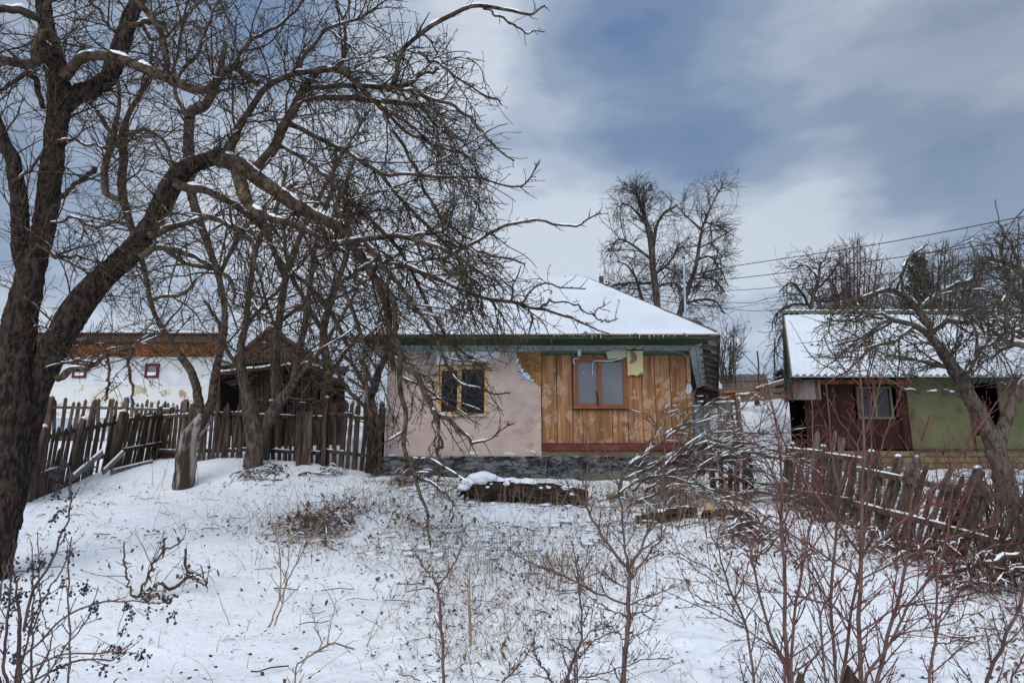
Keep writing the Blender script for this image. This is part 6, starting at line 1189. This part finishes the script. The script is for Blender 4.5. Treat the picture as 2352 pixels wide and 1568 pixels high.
# ================================================================== SNOWY BRANCH PILE
PL = LB([
 ([(1422, 1140, 6.1), (1432, 1085, 7.5), (1480, 1042, 7.5), (1540, 1000, 6.1), (1600, 972, 4.8), (1650, 955, 2.7)], 11.9, 12.6, Fa_), ([(1430, 1100, 5.4), (1500, 1070, 8.2), (1570, 1030, 8.2), (1640, 1015, 6.8), (1740, 1022, 5.4), (1830, 1050, 3.4)], 12.0, 12.4, Fa_),
 ([(1500, 1090, 8.2), (1560, 1050, 8.2), (1630, 1020, 6.8), (1700, 1000, 5.4), (1760, 990, 3.4)], 12.2, 12.8, Fa_), ([(1525, 1000, 6.1), (1548, 985, 6.1), (1600, 965, 4.8), (1690, 950, 2.7)], 12.3, 12.8, Fa_),
 ([(1440, 1165, 5.4), (1540, 1115, 6.1), (1640, 1125, 5.4), (1740, 1160, 4.1), (1830, 1170, 2.7)], 11.6, 11.9, Fa_), ([(1560, 1130, 9.5), (1640, 1060, 8.8), (1720, 1040, 7.5), (1800, 1060, 5.4), (1880, 1090, 3.4)], 12.2, 12.1, Fa_),
 ([(1600, 1110, 5.4), (1690, 1145, 6.1), (1790, 1145, 5.4), (1860, 1130, 3.4)], 11.7, 12, Fa_), ([(1480, 1130, 5.4), (1560, 1080, 5.4), (1660, 1085, 5.4), (1760, 1110, 4.1), (1850, 1100, 2.7)], 12, 12.2, Fa_),
 ([(1470, 1060, 4.1), (1500, 1000, 4.1), (1520, 950, 3.4), (1545, 925, 2.0)], 12.3, 12.4, Fa_), ([(1560, 1020, 4.1), (1580, 960, 4.1), (1640, 920, 2.7), (1700, 905, 2.0)], 12.4, 12.8, Fa_), ([(1540, 1140, 5.4), (1600, 1090, 5.4), (1650, 1020, 4.1), (1700, 940, 2.7)], 12.2, 12.5, Fa_),
 ([(1640, 1030, 4.8), (1700, 1070, 4.8), (1770, 1090, 4.1), (1800, 1140, 2.7)], 12.3, 11.9, Fa_), ([(1400, 1150, 4.8), (1450, 1110, 5.4), (1520, 1090, 5.4), (1600, 1110, 4.1)], 11.7, 11.7, Fa_), ([(1640, 1150, 4.8), (1740, 1130, 5.4), (1830, 1150, 4.8), (1900, 1190, 3.4)], 11.4, 11.2, Fa_)])
for _ in range(8):                             # more thrown-down boughs filling the heap
    u0, v0 = random.uniform(1440, 1640), random.uniform(1080, 1170); u1 = u0 + random.uniform(120, 320); v1 = v0 - random.uniform(-30, 130); h_ = random.uniform(15, 70); w_0 = random.uniform(4, 8)
    PL.append((*limb([(u0, v0, w_0), ((2 * u0 + u1) / 3, (2 * v0 + v1) / 3 - h_, w_0), ((u0 + 2 * u1) / 3, (v0 + 2 * v1) / 3 - h_ * .7, w_0 * .7), (u1, v1, w_0 * .4)], random.uniform(11.5, 12.4), random.uniform(11.6, 12.8)), Fa_))
tree('branch_pile', 'tangle of cut arching branches covered in snow at the right corner of the house', PL,
     [dict(per_m=6.5, ang=(15, 55), ln=(.3, 1.0), r0=.009, rend=.005, K=10, curl=.12, trop=(0, 0, -.1), t0=.1, ratio=.7), dict(per_m=4.5, ang=(25, 60), ln=(.12, .45), r0=.006, rend=.004, K=6, curl=.15, trop=(0, 0, .1), t0=.1, ratio=.8)],
     ('fence', 'pile_twig'), fn=lambda u, v: (u > 1400) & (u < 1930) & (v > 900) & (v < 1215), snow=(2.0, 1.6), cat='brushwood')
PL2 = LB([([(2130, 1330, 8), (2200, 1310, 12), (2280, 1290, 12), (2380, 1262, 12)], 8.2, 7.8, Fa_), ([(2120, 1345, 6), (2190, 1340, 8), (2270, 1330, 8), (2380, 1310, 7)], 8.1, 7.8, Fa_), ([(2200, 1355, 7), (2290, 1320, 8), (2380, 1290, 7)], 8.0, 7.7, Fa_)])
tree('branch_pile', 'few snow-topped poles and sticks lying low at the right edge', PL2, [dict(per_m=5, ang=(20, 60), ln=(.3, .8), r0=.008, rend=.004, K=10, curl=.12, t0=.1)], ('bark_mid', 'twig'), snow=(1.2, .5), cat='brushwood')
FB = gp(330, 1365)
PB = LB([([(306, 1368, 4), (345, 1352, 6), (365, 1345, 7), (395, 1350, 7), (430, 1322, 7), (437, 1318, 6), (425, 1300, 5), (424, 1262, 5)], 7.6, 7.7, Fa_), ([(428, 1318, 5), (450, 1328, 4), (480, 1348, 3)], 7.7, 7.6, Fa_), ([(320, 1365, 5), (345, 1310, 5), (380, 1260, 4), (420, 1240, 3)], 7.6, 7.7, Fa_),
         ([(306, 1370, 4), (290, 1330, 4), (286, 1245, 3)], 7.6, 7.6, Fa_), ([(360, 1345, 4), (330, 1370, 4), (345, 1385, 3)], 7.6, 7.5, Fa_)])
rb = tree('fallen_branch', 'fallen branch with curled brown leaves lying on the snow lower left', PB, [dict(per_m=9, ang=(25, 70), ln=(.1, .45), r0=.005, rend=.0025, K=7, curl=.15, t0=.1)], ('twig', 'twig'), snow=(.5, .1), cat='branch')
_q = np.concatenate([p for p, r, k in PB]); _s = rng.integers(0, len(_q), 46); leaves_mb(_q[_s] + rng.normal(0, .05, (46, 3)), .032, 1.0).build('dead_leaves', 'leaf', rb)
# ================================================================== FOREGROUND SAPLINGS
def opp(Pn, Rn, gap, ang, ln, r0, rend, K, t0=.2, keep=.85, upb=.35, curl=.05):
    """opposite pairs of shoots, as on dogwood and maple"""
    O, Q = [], []
    for p, r in zip(Pn, Rn):
        L_ = np.concatenate([[0], np.cumsum(np.linalg.norm(np.diff(p, axis=0), axis=1))]); s = L_[-1] * t0 + rng.random() * gap; ax = rng.random() * 3.14
        while s < L_[-1]:
            c = np.array([np.interp(s, L_, p[:, k]) for k in range(3)]); c2 = np.array([np.interp(min(s + .02, L_[-1] + .0), L_, p[:, k]) for k in range(3)]); cm = np.array([np.interp(max(s - .02, 0), L_, p[:, k]) for k in range(3)])
            T = c2 - cm; T /= np.linalg.norm(T) + 1e-9; rp = np.interp(s, L_, r); ax += 1.57 + rng.normal(0, .25)
            a_ = np.cross(T, (0.3, .9, .1)); a_ /= np.linalg.norm(a_) + 1e-9; b_ = np.cross(T, a_); n_ = a_ * math.cos(ax) + b_ * math.sin(ax) * .8; n_ /= np.linalg.norm(n_)
            for sg in (1, -1):
                if rng.random() > keep: continue
                A_ = math.radians(rng.uniform(*ang)); d = T * math.cos(A_) + n_ * sg * math.sin(A_); le = rng.uniform(*ln) * (1 - .45 * s / L_[-1]); x = c.copy(); l_ = [x]
                for k in range(K - 1): d = d + rng.normal(0, curl, 3) + np.array((0, 0, upb / K)); d = d / np.linalg.norm(d); x = x + d * le / (K - 1); l_.append(x)
                O.append(l_); rs = min(rp * .6, r0); Q.append(np.linspace(rs, min(rs, rend), K))
            s += gap * rng.uniform(.7, 1.35)
    return (np.array(O), np.array(Q)) if O else (np.zeros((0, K, 3)), np.zeros((0, K)))
def sapling(name, label, stems, mats, gap=(.17, .11), l1=(.12, .45), l2=(.04, .16), bud=True, fn=None, group=None, rr=(.006, .0035), lowt=.12, l3=None):
    L_ = [limb([(a_, b_, c_ * .86) for a_, b_, c_ in p], y0, y1, 26, .003, root=(p[0][1] >= 1500)) for p, y0, y1 in stems]; base = L_[0][0][0]; root = thing(name, label, 'sapling', base, group)
    mb = MB(); 
    for p, r in L_: mb.tubes(p, r, 8, cap=True)
    mb.build('stem', mats[0], root, smooth=True)
    Pn = np.array([p for p, r in L_]); Rn = np.array([r for p, r in L_]); mb = MB()
    c1 = opp(Pn, Rn, gap[0], (28, 50), l1, rr[0], .0025, 9, lowt); c1 = cull(*c1, fn) if fn else c1; mb.tubes(*c1, 5)
    c2 = opp(c1[0], c1[1], gap[1], (25, 50), l2, rr[1], .0018, 6, .2, .8); mb.tubes(*c2, 4); last = [c1, c2]
    if bud:
        for c in last:
            if len(c[0]): 
                e_ = c[0][:, -1]; d = c[0][:, -1] - c[0][:, -2]; d /= np.linalg.norm(d, axis=1, keepdims=True) + 1e-9
                mb.tubes(np.stack([e_ - d * .004, e_ + d * .006, e_ + d * .016], 1), np.array([[.0018, .0034, .0008]]) * np.ones((len(e_), 1)), 5)
        k = opp(c1[0], c1[1], .05, (40, 70), (.008, .02), .0022, .0014, 3, .1, .9); mb.tubes(*k, 4)
        k = opp(Pn, Rn, .09, (50, 75), (.012, .035), .003, .002, 3, .3, .8); mb.tubes(*k, 4)
    mb.build('shoots', mats[1], root, smooth=True); return root
RS = 'tall red-twigged saplings in the right foreground'
sapling('red_twig_sapling', 'red-twigged sapling with the thickest straight stem rising through the right foreground', [
 ([(1977, 1568, 12), (1975, 1416, 11), (1977, 1334, 10), (1977, 1272, 9.5), (1980, 1155, 8.5), (1983, 1056, 7), (1985, 950, 6), (1978, 860, 5), (1968, 790, 3)], 4.9, 4.9),
 ([(1977, 1272, 7), (1908, 1177, 7), (1837, 1083, 6), (1795, 1000, 4), (1760, 915, 2)], 4.9, 4.5), ([(1980, 1275, 7), (2045, 1230, 7), (2101, 1168, 6), (2180, 1080, 5), (2260, 960, 3), (2330, 870, 2)], 4.9, 4.7),
 ([(1977, 1332, 5), (1856, 1249, 5), (1752, 1181, 3.5), (1654, 1119, 2.5)], 4.9, 4.5), ([(1977, 1332, 5), (2078, 1279, 4.5), (2165, 1240, 3), (2300, 1200, 2)], 4.9, 4.7), ([(1975, 1455, 5), (1908, 1390, 4), (1810, 1367, 3), (1700, 1340, 2)], 4.9, 4.5), ([(1975, 1455, 5), (2039, 1406, 4), (2143, 1373, 3), (2307, 1334, 2)], 4.9, 4.7),
 ([(1981, 1150, 5), (2010, 1080, 4), (2040, 980, 3), (2075, 880, 2)], 4.9, 5.1), ([(1984, 1050, 4), (1940, 980, 3), (1890, 900, 2)], 4.9, 4.8), ([(1984, 1000, 4), (2010, 930, 3), (2030, 850, 2)], 4.9, 5)],
 ('red_stem', 'red_twig'), group=RS)
sapling('red_twig_sapling', 'red-twigged sapling leaning slightly right just beside the thickest straight stem', [
 ([(1931, 1568, 9), (1948, 1448, 8), (1962, 1370, 7), (1985, 1240, 6), (1995, 1120, 5), (2003, 1000, 4), (2000, 900, 2)], 5.1, 5.2),
 ([(1948, 1448, 5), (1890, 1350, 4), (1830, 1270, 3), (1780, 1160, 2)], 5.1, 5.3), ([(1962, 1370, 4), (2020, 1300, 3), (2060, 1200, 2)], 5.1, 5.3)], ('red_stem', 'red_twig'), group=RS)
sapling('red_twig_sapling', 'red-twigged sapling on two thick stems slanting up to the right of the central one', [
 ([(2010, 1568, 10), (2039, 1458, 9), (2075, 1334, 8), (2088, 1252, 7), (2092, 1155, 6), (2110, 1056, 4), (2130, 950, 3)], 4.8, 5.2), ([(1985, 1560, 8), (2040, 1480, 7), (2085, 1400, 6), (2140, 1320, 5), (2200, 1200, 3), (2240, 1100, 2)], 4.8, 4.9),
 ([(2088, 1252, 5), (2150, 1170, 4), (2200, 1060, 3), (2240, 960, 2)], 5, 5.2), ([(2088, 1240, 4), (2040, 1170, 3), (2010, 1090, 2)], 5, 5.1), ([(2075, 1334, 4), (2180, 1290, 3), (2290, 1250, 2)], 4.9, 5.1), ([(2060, 1390, 4), (2200, 1380, 3), (2320, 1350, 2)], 4.9, 4.6), ([(2040, 1460, 4), (2150, 1440, 3), (2260, 1400, 2)], 4.8, 4.6)], ('red_stem', 'red_twig'), group=RS)
sapling('red_twig_sapling', 'slim red-twigged sapling with a pale upright stem left of the central one', [
 ([(1920, 1555, 8), (1908, 1383, 8), (1918, 1236, 7), (1925, 1138, 6), (1915, 1056, 5), (1905, 960, 3), (1900, 880, 2)], 5.3, 5.4), ([(1925, 1138, 4), (1960, 1050, 3), (1990, 950, 2)], 5.3, 5.4), ([(1920, 1200, 4), (1870, 1110, 3), (1840, 1010, 2)], 5.3, 5.4), ([(1908, 1390, 4), (1860, 1290, 3), (1790, 1210, 2)], 5.3, 5.1)], ('red_stem', 'red_twig'), group=RS)
sapling('red_twig_sapling', 'red-twigged sapling forking at the picture bottom into one straight and several fanning stems', [
 ([(1814, 1568, 12), (1806, 1480, 11), (1802, 1416, 10), (1797, 1252, 9), (1797, 1155, 8), (1790, 1056, 7), (1782, 960, 5), (1750, 860, 3), (1700, 800, 2)], 4.7, 4.8), ([(1816, 1530, 8), (1830, 1383, 7), (1853, 1252, 6), (1863, 1203, 5), (1866, 1089, 4), (1868, 980, 3), (1862, 900, 2)], 4.7, 4.9),
 ([(1810, 1545, 8), (1762, 1432, 7), (1732, 1305, 6), (1712, 1220, 5), (1673, 1122, 4), (1640, 1030, 2)], 4.7, 4.6), ([(1797, 1150, 5), (1760, 1060, 4), (1700, 960, 3), (1655, 890, 2)], 4.8, 4.6), ([(1797, 1200, 5), (1850, 1100, 4), (1900, 1010, 2)], 4.8, 5), ([(1797, 1230, 4), (1700, 1190, 3), (1600, 1130, 2), (1540, 1070, 1.5)], 4.8, 4.4),
 ([(1762, 1432, 4), (1690, 1370, 3), (1600, 1310, 2.5), (1520, 1250, 2)], 4.7, 4.4), ([(1800, 1500, 4), (1700, 1440, 3), (1600, 1390, 2.5), (1500, 1340, 2)], 4.7, 4.3), ([(1820, 1550, 5), (1880, 1500, 4), (1960, 1400, 3), (2040, 1330, 2)], 4.7, 4.5)], ('red_stem', 'red_twig'), group=RS)
sapling('red_twig_sapling', 'thin red-twigged sapling arching left beside the forking one', [
 ([(1732, 1568, 7), (1709, 1432, 6), (1673, 1334, 5), (1640, 1240, 3.5), (1612, 1150, 2)], 4.6, 4.6), ([(1709, 1432, 4), (1640, 1390, 3), (1570, 1350, 2)], 4.6, 4.4), ([(1690, 1380, 4), (1720, 1290, 3), (1735, 1200, 2)], 4.6, 4.7), ([(1673, 1334, 3), (1600, 1290, 2.5), (1530, 1262, 2)], 4.6, 4.4)], ('red_stem', 'shoot'), group=RS)
sapling('red_twig_sapling', 'slender red stem bending left between the two main groups', [([(1897, 1568, 6), (1882, 1416, 5.5), (1863, 1334, 4.5), (1848, 1250, 3), (1820, 1150, 2)], 4.5, 4.5), ([(1882, 1420, 3), (1930, 1340, 2.5), (1965, 1260, 2)], 4.5, 4.6)], ('red_stem', 'red_twig'), group=RS)
sapling('red_twig_sapling', 'thin dark red sapling with long level side shoots right of the slanting stems', [([(2134, 1568, 7), (2150, 1448, 6), (2153, 1318, 5), (2176, 1220, 4), (2190, 1080, 2.5), (2180, 980, 2)], 4.6, 4.7), ([(2145, 1480, 4), (2200, 1470, 3), (2330, 1450, 2)], 4.6, 4.5), ([(2150, 1440, 4), (2210, 1350, 3), (2280, 1300, 2)], 4.6, 4.7), ([(2150, 1330, 3), (2110, 1250, 2.5), (2080, 1180, 2)], 4.6, 4.5)], ('red_stem', 'red_twig'), group=RS)
sapling('red_twig_sapling', 'dark purple sapling leaning right in the bottom right corner', [([(2261, 1568, 9), (2307, 1465, 8), (2335, 1409, 7), (2360, 1340, 6), (2400, 1250, 4)], 4.0, 3.9), ([(2312, 1455, 4), (2300, 1400, 3), (2270, 1350, 2)], 4, 4), ([(2320, 1470, 4), (2352, 1465, 3), (2400, 1460, 2)], 4, 4), ([(2322, 1568, 5), (2352, 1500, 4), (2390, 1440, 3)], 4, 4)], ('shoot', 'shoot'), group=RS)
sapling('branching_sapling', 'brown sapling forking into three in the lower middle with the branch pile behind', [
 ([(1432, 1568, 13), (1439, 1464, 12), (1443, 1383, 11), (1445, 1311, 10), (1442, 1296, 8)], 4.9, 4.9), ([(1444, 1308, 8), (1412, 1269, 8), (1380, 1222, 7), (1354, 1177, 6), (1346, 1154, 5), (1350, 1056, 4), (1348, 985, 2)], 4.9, 4.8), ([(1443, 1300, 7), (1435, 1243, 6), (1425, 1164, 5), (1422, 1122, 4.5), (1400, 1070, 3), (1385, 1015, 2)], 4.9, 5.0),
 ([(1444, 1306, 8), (1484, 1233, 7), (1514, 1154, 5.5), (1523, 1056, 4), (1528, 960, 2.5)], 4.9, 5.1), ([(1446, 1334, 5), (1480, 1285, 4), (1514, 1233, 4), (1524, 1164, 3)], 4.9, 5.2), ([(1438, 1386, 5.5), (1373, 1363, 5), (1285, 1318, 4), (1220, 1295, 3.5), (1161, 1252, 2)], 4.9, 4.6),
 ([(1514, 1150, 4), (1560, 1120, 3), (1610, 1060, 2)], 5.1, 5.3), ([(1350, 1168, 4), (1300, 1155, 3), (1270, 1140, 2)], 4.8, 4.6), ([(1354, 1175, 4), (1310, 1120, 3), (1275, 1070, 2)], 4.8, 4.9), ([(1443, 1385, 4), (1500, 1366, 3), (1545, 1345, 2)], 4.9, 5), ([(1442, 1410, 4), (1490, 1400, 3), (1530, 1370, 2)], 4.9, 4.7), ([(1440, 1415, 4), (1390, 1395, 3), (1340, 1360, 2)], 4.9, 5.1),
 ([(1438, 1470, 4), (1405, 1440, 3), (1375, 1425, 2)], 4.9, 5), ([(1438, 1470, 4), (1470, 1455, 3), (1485, 1445, 2)], 4.9, 5), ([(1443, 1350, 4), (1400, 1330, 3), (1370, 1305, 2)], 4.9, 4.7)], ('red_stem', 'shoot'), gap=(.10, .06), l1=(.06, .22), l2=(.03, .1))
sapling('branching_sapling', 'thin bent sapling left of the three-forked one', [([(1298, 1568, 8), (1318, 1510, 7), (1334, 1474, 6), (1333, 1420, 5), (1331, 1367, 4.5), (1328, 1310, 4), (1312, 1240, 2)], 4.4, 4.5), ([(1331, 1360, 3.5), (1345, 1300, 3), (1352, 1250, 2)], 4.4, 4.5), ([(1334, 1472, 4), (1370, 1440, 3), (1392, 1430, 2)], 4.4, 4.4), ([(1325, 1500, 4), (1290, 1480, 3), (1262, 1470, 2)], 4.4, 4.3), ([(1320, 1510, 4), (1370, 1470, 3), (1440, 1440, 2)], 4.4, 4.6)], ('shoot', 'shoot'), gap=(.09, .05), l1=(.06, .22), l2=(.03, .09))
sapling('branching_sapling', 'small leaning twiggy sapling at the bottom centre', [([(1268, 1568, 6), (1245, 1530, 5), (1232, 1510, 3)], 4.2, 4.2), ([(1300, 1568, 4), (1400, 1540, 3), (1480, 1515, 2.5), (1540, 1510, 2)], 4.2, 4.3), ([(1150, 1568, 4), (1190, 1530, 3.5), (1230, 1470, 2)], 4.2, 4.2)], ('shoot', 'shoot'), gap=(.08, .05), l1=(.06, .2), l2=(.03, .08))
sapling('forked_sapling', 'small sapling forking into a narrow V below the pink wall', [([(1019, 1568, 8), (1018, 1464, 7), (1012, 1400, 6.5), (1006, 1350, 6), (1004, 1342, 5)], 5.3, 5.3), ([(1005, 1348, 5), (990, 1325, 4.5), (972, 1298, 4), (946, 1256, 2)], 5.3, 5.3), ([(1005, 1348, 5), (1034, 1308, 4), (1057, 1265, 3), (1060, 1240, 2)], 5.3, 5.3)], ('red_stem', 'shoot'), gap=(.09, .05), l1=(.04, .18), l2=(.02, .07))
sapling('forked_sapling', 'thin pale double-stemmed shoot in the snow below the brush heap', [([(630, 1436, 4), (645, 1390, 4), (655, 1350, 4), (672, 1310, 3.5), (695, 1269, 3), (745, 1187, 1.5)], 6.6, 6.6), ([(618, 1440, 4), (640, 1385, 4), (646, 1340, 3.5), (642, 1265, 3), (620, 1180, 1.5)], 6.6, 6.6), ([(655, 1350, 3), (662, 1290, 2.5), (672, 1200, 1.5)], 6.6, 6.6)], ('dry', 'dry'), gap=(.16, .1), l1=(.06, .3), l2=(.03, .12), bud=False)
sapling('forked_sapling', 'low fallen-looking twig with thin upright shoots at lower left of centre', [([(680, 1525, 4), (720, 1500, 5), (752, 1480, 5), (760, 1478, 4), (815, 1490, 4)], 5.5, 5.5), ([(752, 1480, 3), (760, 1430, 2.5), (772, 1370, 1.5)], 5.5, 5.5), ([(740, 1478, 3), (722, 1430, 2.5), (712, 1380, 1.5)], 5.5, 5.5)], ('dry', 'dry'), gap=(.12, .08), l1=(.05, .2), l2=(.03, .1), bud=False)
# bottom left: berry bush
BS = [([(43, 1600, 11), (44, 1500, 10), (46, 1415, 8), (38, 1340, 5), (30, 1300, 3)], 4.3, 4.4), ([(55, 1450, 7), (75, 1365, 7), (121, 1285, 6), (147, 1220, 5), (160, 1150, 4), (160, 1070, 3)], 4.3, 4.4), ([(157, 1568, 5), (157, 1470, 5), (159, 1350, 4), (160, 1230, 3)], 4.1, 4.1),
 ([(40, 1520, 5), (98, 1464, 5), (157, 1409, 5), (228, 1386, 4.5), (284, 1379, 4), (345, 1382, 3.5), (390, 1385, 3)], 4.2, 4.0), ([(40, 1560, 5), (90, 1525, 5), (130, 1510, 4.5), (228, 1497, 4.5), (280, 1490, 4), (306, 1477, 2)], 4.2, 4.0), ([(50, 1575, 5), (163, 1520, 5), (245, 1513, 4), (280, 1500, 3), (308, 1465, 2)], 4.3, 4.1),
 ([(70, 1600, 5), (140, 1500, 4), (200, 1420, 3), (225, 1345, 2)], 4.2, 4.2), ([(60, 1440, 4), (110, 1360, 4), (150, 1290, 3), (155, 1250, 2)], 4.3, 4.5), ([(20, 1600, 8), (10, 1480, 7), (25, 1360, 5), (20, 1290, 3)], 4.5, 4.5), ([(75, 1600, 6), (72, 1480, 5), (76, 1380, 4), (72, 1240, 2)], 4.4, 4.4), ([(5, 1600, 8), (-10, 1450, 6), (10, 1330, 4), (40, 1240, 2)], 4.5, 4.6),
 ([(60, 1600, 5), (110, 1500, 4), (115, 1450, 3), (95, 1400, 2)], 4.3, 4.4), ([(30, 1600, 6), (60, 1480, 5), (90, 1390, 4), (85, 1220, 2)], 4.4, 4.5), ([(110, 1600, 4), (112, 1540, 4), (110, 1500, 3)], 4.2, 4.2)]
bb = sapling('berry_bush', 'dark bush full of blue-black berry clusters in the bottom left corner', BS, ('shoot', 'shoot'), gap=(.22, .13), l1=(.04, .16), l2=(.02, .07), fn=lambda u, v: u < 330)
bb['category'] = 'bush'; mb = MB(); st_ = MB()
CL = [(490, 250), (470, 350), (400, 400), (375, 420), (450, 520), (505, 650), (497, 690), (90, 720), (70, 790), (240, 740), (285, 740), (290, 1000), (325, 980), (60, 1000), (20, 990), (90, 1040), (80, 830), (150, 830), (130, 960), (230, 820), (500, 920), (430, 870), (435, 890), (610, 900), (590, 925), (660, 1030), (665, 1065), (1150, 980), (1210, 1000), (1180, 985), (880, 1030), (1040, 1065), (1225, 1095), (930, 1090), (730, 1470), (725, 1490), (990, 1390), (1030, 1400), (970, 1375), (870, 1200), (840, 1340), (800, 1330), (260, 1190), (230, 1090), (240, 1100), (120, 1370), (90, 1400), (400, 1500), (390, 100), (370, 60), (450, 40), (500, 120), (620, 30), (390, 260), (395, 200), (630, 60), (170, 960), (210, 760), (30, 900), (60, 940), (110, 1010), (160, 1210), (20, 1180)]
for zx, zy in CL:
    u, v = zx * .3263, 1056.6 + zy * .3263; c = P(u, v, 4.2); n_ = random.randint(5, 11); cc = c[None] + rng.normal(0, 1, (n_, 3)) * (.017, .017, .02)
    mb = MB(); mb.balls(cc, rng.uniform(.0055, .0085, n_), 8, 6); o = mb.build('berry_cluster', 'berry', bb, smooth=True)
    for k in range(n_): st_.tubes(np.array([c + (0, 0, .03), (c + cc[k]) / 2 + (0, 0, .012), cc[k]]), np.full(3, .0014), 3)
st_.build('berry_stalks', 'shoot', bb)
# thicket at the right edge, behind the slanting fence
shrub('thicket', 'dark leafless thicket crowding the slanting fence at the right edge', 2300, 1290, 8.9, 150, 1050, 26, 'shoot', 5, lambda u, v: (u > 2150), [dict(LV_MID[0], per_m=4, ln=(.3, .8), r0=.010, rend=.005), dict(LV_MID[1], per_m=5, ln=(.15, .5), r0=.006, rend=.004), dict(LV_MID[2], per_m=4, ln=(.08, .3), r0=.004, rend=.003)])
shrub('thicket', 'brown leafless brush tangled along the fallen fence below the rusty wall', 1900, 1215, 10.6, 160, 1060, 24, 'shoot', 4, None, [dict(LV_MID[0], per_m=4, ln=(.2, .6), r0=.008, rend=.004), dict(LV_MID[1], per_m=5, ln=(.12, .4), r0=.005, rend=.003)])
shrub('thicket', 'leafless brush in the snow between the slanting fence and the shed', 2150, 1180, 13, 190, 1090, 15, 'twig', 4, None, [dict(LV_MID[0], per_m=4, ln=(.2, .6), r0=.009, rend=.005), dict(LV_MID[1], per_m=5, ln=(.12, .4), r0=.006, rend=.004)])
